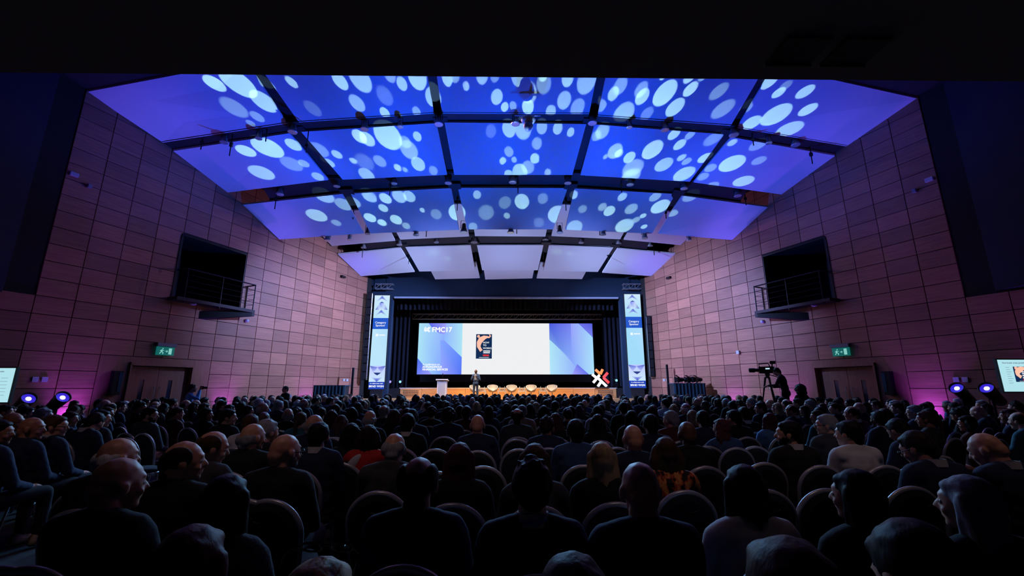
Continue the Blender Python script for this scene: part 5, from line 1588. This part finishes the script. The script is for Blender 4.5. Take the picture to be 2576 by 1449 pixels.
# rows and seats for the labels
def seat_words(lst):
    rows = {}
    for i, (x, y) in enumerate(lst):
        blk = 0 if abs(x) <= 4.6 else (-1 if x < 0 else 1)
        r_ = int(round((y + (abs(x) - 5.1) * .25 * (abs(x) > 5.1) - 1.05) / 1.05)) + 1
        rows.setdefault((r_, blk), []).append((x, i))
    out = {}
    for (r_, blk), L in rows.items():
        L.sort()
        for k, (x, i) in enumerate(L):
            out[i] = '%s row, %s block, %s from its left end' % (ORD[max(1, min(r_, 40))], {0: 'middle', -1: 'left', 1: 'right'}[blk], ORD[min(k + 1, 40)])
    return out


SW = seat_words([(q['x'], q['y']) for q in people])
crowd = []
for i, q in enumerate(people):
    if i >= 292: crowd.append(q); continue
    if q['words']: lab = q['words']
    else:
        hw = (WORD[q['hair']] % {'dark': 'dark'}.get(q['hc'], q['hc'])) if q['hair'] else 'bald head'
        lab = '%s, %s, %s' % (hw, CW.get(q['cloth'], q['cloth']), SW[i])
    jk = None
    sz = (GR.uniform(.97, 1.03) if not q['man'] else 1.0) * (.96 if q['f'] else 1)
    b = person(q['pose'], q['f'], q['hair'], q['hc'], q['cloth'], q['skin'], q['x'], q['y'], 0, q['yaw'], lab, 'seated audience', q['collar'], q['glasses'], sc=sz, detail=q['y'] < 6, shoe=TANSHOE if 'left picture edge' in lab else None, eyes=q['y'] < 5.5)
    q['ob'] = b
    if 'sunglasses' in lab:
        g = link('sunglasses', GLASSES, b); g.matrix_local = BODY[True, 'f'][1] @ Matrix.Translation((0, .015, 1.312)) @ Matrix.Rotation(.85, 4, 'X') @ Matrix.Translation((0, -.098, -1.18))
    if 'red and white' in lab:
        wp = MB()
        link('white_yoke', fuse('white_yoke', [('s', (-.10, -.115, .93), (.055, .035, .12), Matrix.Rotation(.7, 4, 'Y'))], .01, 2), b); setm(b.children[-1], CLOTH['white'])
    if 'lanyard' in lab:
        link('lanyard', MB().tube([(.062 * math.sin(a), -.045 - .074 * math.cos(a) * 1.1, 1.055 + .01 * abs(math.sin(a))) for a in [-PI * .55 + PI * 1.1 * k / 10 for k in range(11)]], .010, 6, flat=.6).mesh('lanyard', CLOTH['lightblue'], True), b)
    if 'bearded' in lab or 'beard' in lab:
        bd = link('beard', fuse('beard', [('s', (0, .045, 1.112), (.048, .045, .038)), ('s', (.045, .03, 1.135), (.018, .03, .035)), ('s', (-.045, .03, 1.135), (.018, .03, .035))], .009, 2), b)
        bd.matrix_local = BODY[q['f'], q['pose']][1]; setm(bd, HAIRS['grey' if 'grey beard' in lab else 'black'])

# chairs: the nearest 300 one by one, the rest as stuff
chairs.sort(key=lambda c: depth((c[0], c[1], .7)))
CSW = seat_words([(c[0], c[1]) for c in chairs])
for i, (x, y, yw) in enumerate(chairs[:295]):
    chair(x, y, yw, 'round backed black chair with silver rim, %s' % CSW[i], y < 7.2)


def merge(name, items, mats):
    """items: list of (verts Nx3, faces, material index list, matrix); one mesh"""
    V, Fc, Mi, off = [], [], [], 0
    for (v, f, m_, mx) in items:
        a = np.array(mx)
        V.append(v @ a[:3, :3].T + a[:3, 3]); Fc += [[q + off for q in ff] for ff in f]; Mi += m_
        off += len(v)
    me = bpy.data.meshes.new(name)
    me.from_pydata(np.concatenate(V).tolist(), [], Fc)
    for m_ in mats: me.materials.append(m_)
    me.polygons.foreach_set('material_index', Mi)
    me.polygons.foreach_set('use_smooth', [True] * len(Fc))
    return me


TRS = lambda x, y, yw: Matrix.Translation((x, y, 0)) @ Matrix.Rotation(yw, 4, 'Z')
if chairs[295:]:
    v = np.array(FC.v)
    o = link('far_chairs', merge('far_chairs', [(v, FC.f, FC.m, TRS(*c)) for c in chairs[295:]], [M['frame'], M['fabric']]), kind='stuff')
    tag(o, 'remaining rows of round backed chairs close to the stage', 'chairs')


def decim(me, ratio):
    o = bpy.data.objects.new('tmp', me); COL.objects.link(o)
    md = o.modifiers.new('d', 'DECIMATE'); md.ratio = ratio
    dg = bpy.context.evaluated_depsgraph_get(); dg.update()
    m2 = bpy.data.meshes.new_from_object(o.evaluated_get(dg))
    bpy.data.objects.remove(o)
    v = np.array([p.co[:] for p in m2.vertices]); f = [list(p.vertices) for p in m2.polygons]
    bpy.data.meshes.remove(m2)
    return v, f


if crowd:
    LB = {k: decim(BODY[k][0], .018) for k in ((False, 'f'), (True, 'f'), (False, 'l'), (False, 'r'))}
    LJ = {f: decim(JK[f], .04) for f in (False, True)}
    LHR = {k: decim(HAIR[k], .09) for k in ('short', 'long', 'bob', 'fringe', 'wavy')}
    items = []
    for q in crowd:
        mx = TRS(q['x'], q['y'], q['yaw'])
        k = (q['f'], q['pose']); k = k if k in LB else (q['f'], 'f')
        v, f = LB[k]; items.append((v, f, [0] * len(f), mx))
        v, f = LJ[q['f']]; ci = {'navy': 2, 'blue': 2, 'lightblue': 3, 'white': 3, 'teal': 2}.get(q['cloth'], 1)
        items.append((v, f, [ci] * len(f), mx))
        if q['hair']:
            hk = q['hair'] if q['hair'] in LHR else ('long' if q['f'] else 'short')
            v, f = LHR[hk]; hi = {'blonde': 6, 'grey': 5, 'white': 5}.get(q['hc'], 4)
            items.append((v, f, [hi] * len(f), mx @ BODY[k][1]))
    o = link('distant_crowd', merge('distant_crowd', items, [SKINS[0], CLOTH['black'], CLOTH['navy'], CLOTH['greycloth'], HAIRS['dark'], HAIRS['grey'], HAIRS['blonde']]), kind='stuff')
    tag(o, 'distant seated audience in the front rows before the stage', 'crowd')

# ------------------------------------------------------------------ standing people
def standing(name_lab, loc, yaw, arms, head=(0, 0), f=False, hair='short', hc='black', cloth='navy', skin=2, lean=0.0, collar=False, shirt=False, cat='person', scale=1.0):
    """arms: two (shoulder, elbow, wrist, handdir), z measured in the seated frame shifted up"""
    dz = 1.75 - 1.305
    mx = headM(*head)
    up = Matrix.Translation((0, 0, dz)) @ (Matrix.Translation((0, 0, .55)) @ Matrix.Rotation(-lean, 4, 'X') @ Matrix.Translation((0, 0, -.55)))
    rot = up.to_3x3().to_4x4()

    def T(prs):
        out = []
        for p in prs:
            if p[0] == 's': out.append(('s', up @ Vector(p[1]), p[2], rot @ (p[3] if len(p) > 3 else Matrix.Identity(4))))
            else: out.append(('c', up @ Vector(p[1]), up @ Vector(p[2]), p[3], p[4]))
        return out
    pr = head_prims(mx, f)
    jk = [('s', (0, -.035, .86), (.20, .12, .20)), ('s', (0, -.02, .66), (.17, .12, .22)), ('c', (-.16, -.035, .94), (.16, -.035, .94), .07, .07), ('s', (0, -.05, 1.005), (.085, .062, .035)),
          ('c', (-.06, -.045, 1.005), (-.17, -.04, .955), .045, .066), ('c', (.06, -.045, 1.005), (.17, -.04, .955), .045, .066), ('s', (0, -.01, .46), (.185, .125, .14))]
    pr += [('s', (0, -.04, .84), (.15, .10, .20)), ('s', (0, -.02, .60), (.14, .11, .2))]
    for sx, A in zip((-1, 1), arms):
        sh, el, wr, dr = [Vector(q) for q in A]
        for q in (sh, el, wr, dr): q.x *= sx
        pr += [('c', sh, el, .045, .038), ('c', el, wr, .036, .025)] + hand_prims(wr, dr, (0, -.5, .8), -sx)
        jk += [('c', sh, el, .064, .053), ('c', el, wr.lerp(el, .1), .05, .036)]
    pr, jk = T(pr), T(jk)
    tr = [('s', (0, -.01, .93), (.17, .12, .12))]
    for sx in (-1, 1):
        pr += [('c', (sx * .09, 0, .92), (sx * .10, .01, .5), .07, .05), ('c', (sx * .10, .01, .5), (sx * .11, -.01, .1), .045, .035), ('c', (sx * .11, -.01, .06), (sx * .13, .15, .04), .035, .03)]
        tr += [('c', (sx * .09, 0, .90), (sx * .10, .01, .5), .09, .068), ('c', (sx * .10, .01, .5), (sx * .11, -.01, .10), .068, .055)]
    b = link('person', fuse('body', pr, .0098, 2, .4), None, loc=loc, rot=(0, 0, yaw)); b.scale = (scale,) * 3
    setm(b, SKINS[skin]); tag(b, name_lab, 'person')
    j = link('jacket', fuse('jacket', jk, .012, 4, .5, .008, .08), b); setm(j, CLOTH[cloth])
    t = link('trousers', fuse('trousers', tr, .014, 3, .5, .006, .1), b); setm(t, CLOTH[cloth] if shirt else TROUSER)
    for sx in (-1, 1):
        s_ = link('shoe', fuse('shoe', [('c', (sx * .11, -.03, .05), (sx * .135, .16, .04), .048, .038), ('c', (sx * .11, -.01, .08), (sx * .11, -.01, .12), .045, .04)], .012, 2), b); setm(s_, SHOE)
        e_ = link('eye', EYE, b); e_.matrix_local = up @ mx @ Matrix.Translation((sx * .031 * (.94 if f else 1), .071 * (.94 if f else 1), 1.184 + (.007 if f else 0)))
    if hair: h = link('hair', HAIR[hair], b); h.matrix_local = up @ mx; setm(h, HAIRS[hc])
    if collar: c = link('shirt_collar', COLLAR, b); c.matrix_local = up
    if shirt:
        s_ = MB().hexa([(-.05,.10,.66),(.05,.10,.66),(.035,.115,.66),(-.035,.115,.66),(-.055,.065,1.02),(.055,.065,1.02),(.04,.085,1.02),(-.04,.085,1.02)])
        o = part('shirt_front', s_, CLOTH['white'], b); o.matrix_local = up
        o = part('tie', MB().hexa([(-.018,.118,.68),(.018,.118,.68),(.014,.126,.68),(-.014,.126,.68),(-.012,.084,1.0),(.012,.084,1.0),(.01,.092,1.0),(-.01,.092,1.0)]), CLOTH['navy'], b); o.matrix_local = up
    return b, up


p = aty(1196, 1000, 25.2)
sp, _ = standing('bald speaker in a blue suit and white shirt gesturing with both hands on stage', (p.x, 25.2, .94), PI - .12,
         [((.18, -.03, .93), (.26, .02, .68), (.12, .24, .80), (-.5, .35, .6)), ((.18, -.03, .93), (.26, .02, .68), (.12, .24, .82), (-.5, .35, .6))], hair=None, cloth='blue', skin=2, collar=True, shirt=True, scale=.93)
a = aty(1965, 923, 14.2)
co, _ = standing('camera operator in dark clothes bending to the viewfinder of a video camera', (a.x + .02, 14.2, .5), .75,
         [((.18, -.03, .93), (.24, .12, .74), (.17, .38, .78), (0, 1, 0)), ((.18, -.03, .93), (.24, .10, .72), (.14, .34, .72), (0, 1, 0))], head=(0, -.25), hair='short', cloth='black', skin=0, lean=.22)
pf, _ = standing('photographer in a light blue shirt raising a camera beside the left double door', (aty(486, 966, 13.6).x, 13.6, 0), -.9,
         [((.18, -.03, .93), (.30, .16, .84), (.08, .20, 1.12), (-.3, .2, .8)), ((.18, -.03, .93), (.30, .16, .84), (.08, .20, 1.12), (-.3, .2, .8))], cloth='lightblue', skin=1, scale=.97)
cb = MB().box((-.07, .16, 1.58), (.07, .24, 1.68)).lathe([(.035, 0), (.038, .1)], (0, .24, 1.63), 12, mx=Matrix.Rotation(-PI / 2, 4, 'X'))
o = part('handheld_camera', cb, M['blackmetal']); o.location = pf.location + Matrix.Rotation(-.9, 3, 'Z') @ Vector((0, .03, -.05)); o.rotation_euler = (0, 0, -.9)
tag(o, 'black handheld camera held at the eye by the photographer in light blue', 'camera')
sd, _ = standing('man in black standing against the left wall beyond the door', (aty(718, 972, 16.2).x, 16.2, 0), 2.6,
         [((.18, -.03, .93), (.25, .0, .70), (.12, .16, .58), (-.6, .5, 0))] * 2, cloth='black', skin=0, scale=.94)
wb, _ = standing('standing figure with a big dome of dark hair right of the camera operator', (aty(2009, 962, 13.2).x, 13.2, 0), .2,
         [((.18, -.03, .93), (.25, .0, .70), (.12, .16, .58), (-.6, .5, 0))] * 2, f=True, hair='afro', hc='black', cloth='black', skin=2, scale=.94)
# riser, tripod and video camera
cam_p = aty(1925, 930, 14.6)
t = thing('camera_riser', 'small black platform the camera operator stands on', 'platform', (a.x - .2, 14.4, 0))
part('platform_top', MB().box((-.9, -.7, .42), (.7, .75, .5)), M['black'], t)
for sx in (-.85, .6):
    for sy in (-.65, .68): part('platform_leg', MB().box((sx, sy, 0), (sx + .06, sy + .06, .42)), M['blackmetal'], t)
tp = thing('tripod', 'tall camera tripod standing on the small black platform', 'tripod', (cam_p.x + .05, 14.6, .5))
hz = cam_p.z - .5 - .12
for k in range(3):
    th = k * 2 * PI / 3 + .4
    part('leg', MB().tube([(.05 * math.cos(th), .05 * math.sin(th), hz - .1), (.24 * math.cos(th), .24 * math.sin(th), .6), (.38 * math.cos(th), .38 * math.sin(th), 0)], [.022, .02, .014], 6).tube([(.09 * math.cos(th + .3), .09 * math.sin(th + .3), hz - .12), (.25 * math.cos(th + .08), .25 * math.sin(th + .08), .55)], .012, 6), M['blackmetal'], tp)
part('fluid_head', MB().lathe([(.07, -.16), (.05, -.1), (.075, -.06), (.075, 0)], (0, 0, hz), 12), M['blackmetal'], tp)
part('spreader', MB().tube([(.24 * math.cos(.4), .24 * math.sin(.4), .6), (0, 0, .55), (.24 * math.cos(.4 + 2.09), .24 * math.sin(.4 + 2.09), .6)], .01, 5).tube([(0, 0, .55), (.24 * math.cos(.4 + 4.19), .24 * math.sin(.4 + 4.19), .6)], .01, 5), M['blackmetal'], tp)
part('pan_handle', MB().tube([(.04, -.04, hz - .04), (.42, -.30, hz - .22)], .012, 6), M['blackmetal'], tp)
vc = thing('video_camera', 'shoulder size video camera with top handle and viewfinder on the tripod', 'camera', (cam_p.x + .05, 14.6, cam_p.z - .12), .9)
part('camera_body', MB().box((-.09, -.22, 0), (.09, .22, .22)).box((-.07, -.34, .03), (.07, -.22, .18)), M['blackmetal'], vc)
part('lens_barrel', MB().lathe([(.06, .2), (.055, .34), (.075, .36), (.075, .52), (.065, .53)], (0, 0, .11), 14, mx=Matrix.Rotation(-PI / 2, 4, 'X')), M['blackmetal'], vc)
part('top_handle', MB().tube([(0, .2, .2), (0, .22, .31), (0, -.06, .33), (0, -.1, .22)], .018, 6), M['blackmetal'], vc)
part('viewfinder', MB().box((-.05, -.28, .30), (.05, -.12, .40)).tube([(0, -.16, .2), (0, -.18, .32)], .02, 6), M['blackmetal'], vc)
part('side_display', MB().box((-.097, -.1, .13), (-.09, .02, .17)), M['phone'], vc)
# phones glowing in the audience
for (u, v, zz, lab) in ((262, 1118, .80, 'lit phone held by the bowed man in the left block'), (2232, 1100, .85, 'small lit phone in the lap of the dark haired man, right block'), (2410, 1062, .85, 'small lit phone among the right block rows'), (1054, 998, 1.2, 'tiny lit phone held up in front of the stage')):
    pz = atz(u, v, zz) if v > 1010 else aty(u, v, 19.5)
    t = thing('phone', lab, 'phone', pz, group='lit phones in the audience')
    part('phone_body', MB().box((-.038, -.004, -.075), (.038, .004, .075)), M['blackmetal'], t)
    part('phone_display', MB().box((-.033, -.007, -.068), (.033, -.005, .068)), M['phone'], t)
    t.rotation_euler = (-.9, 0, GR.uniform(-.4, .4))
    if v < 1010: t.scale = (.5, .5, .5)
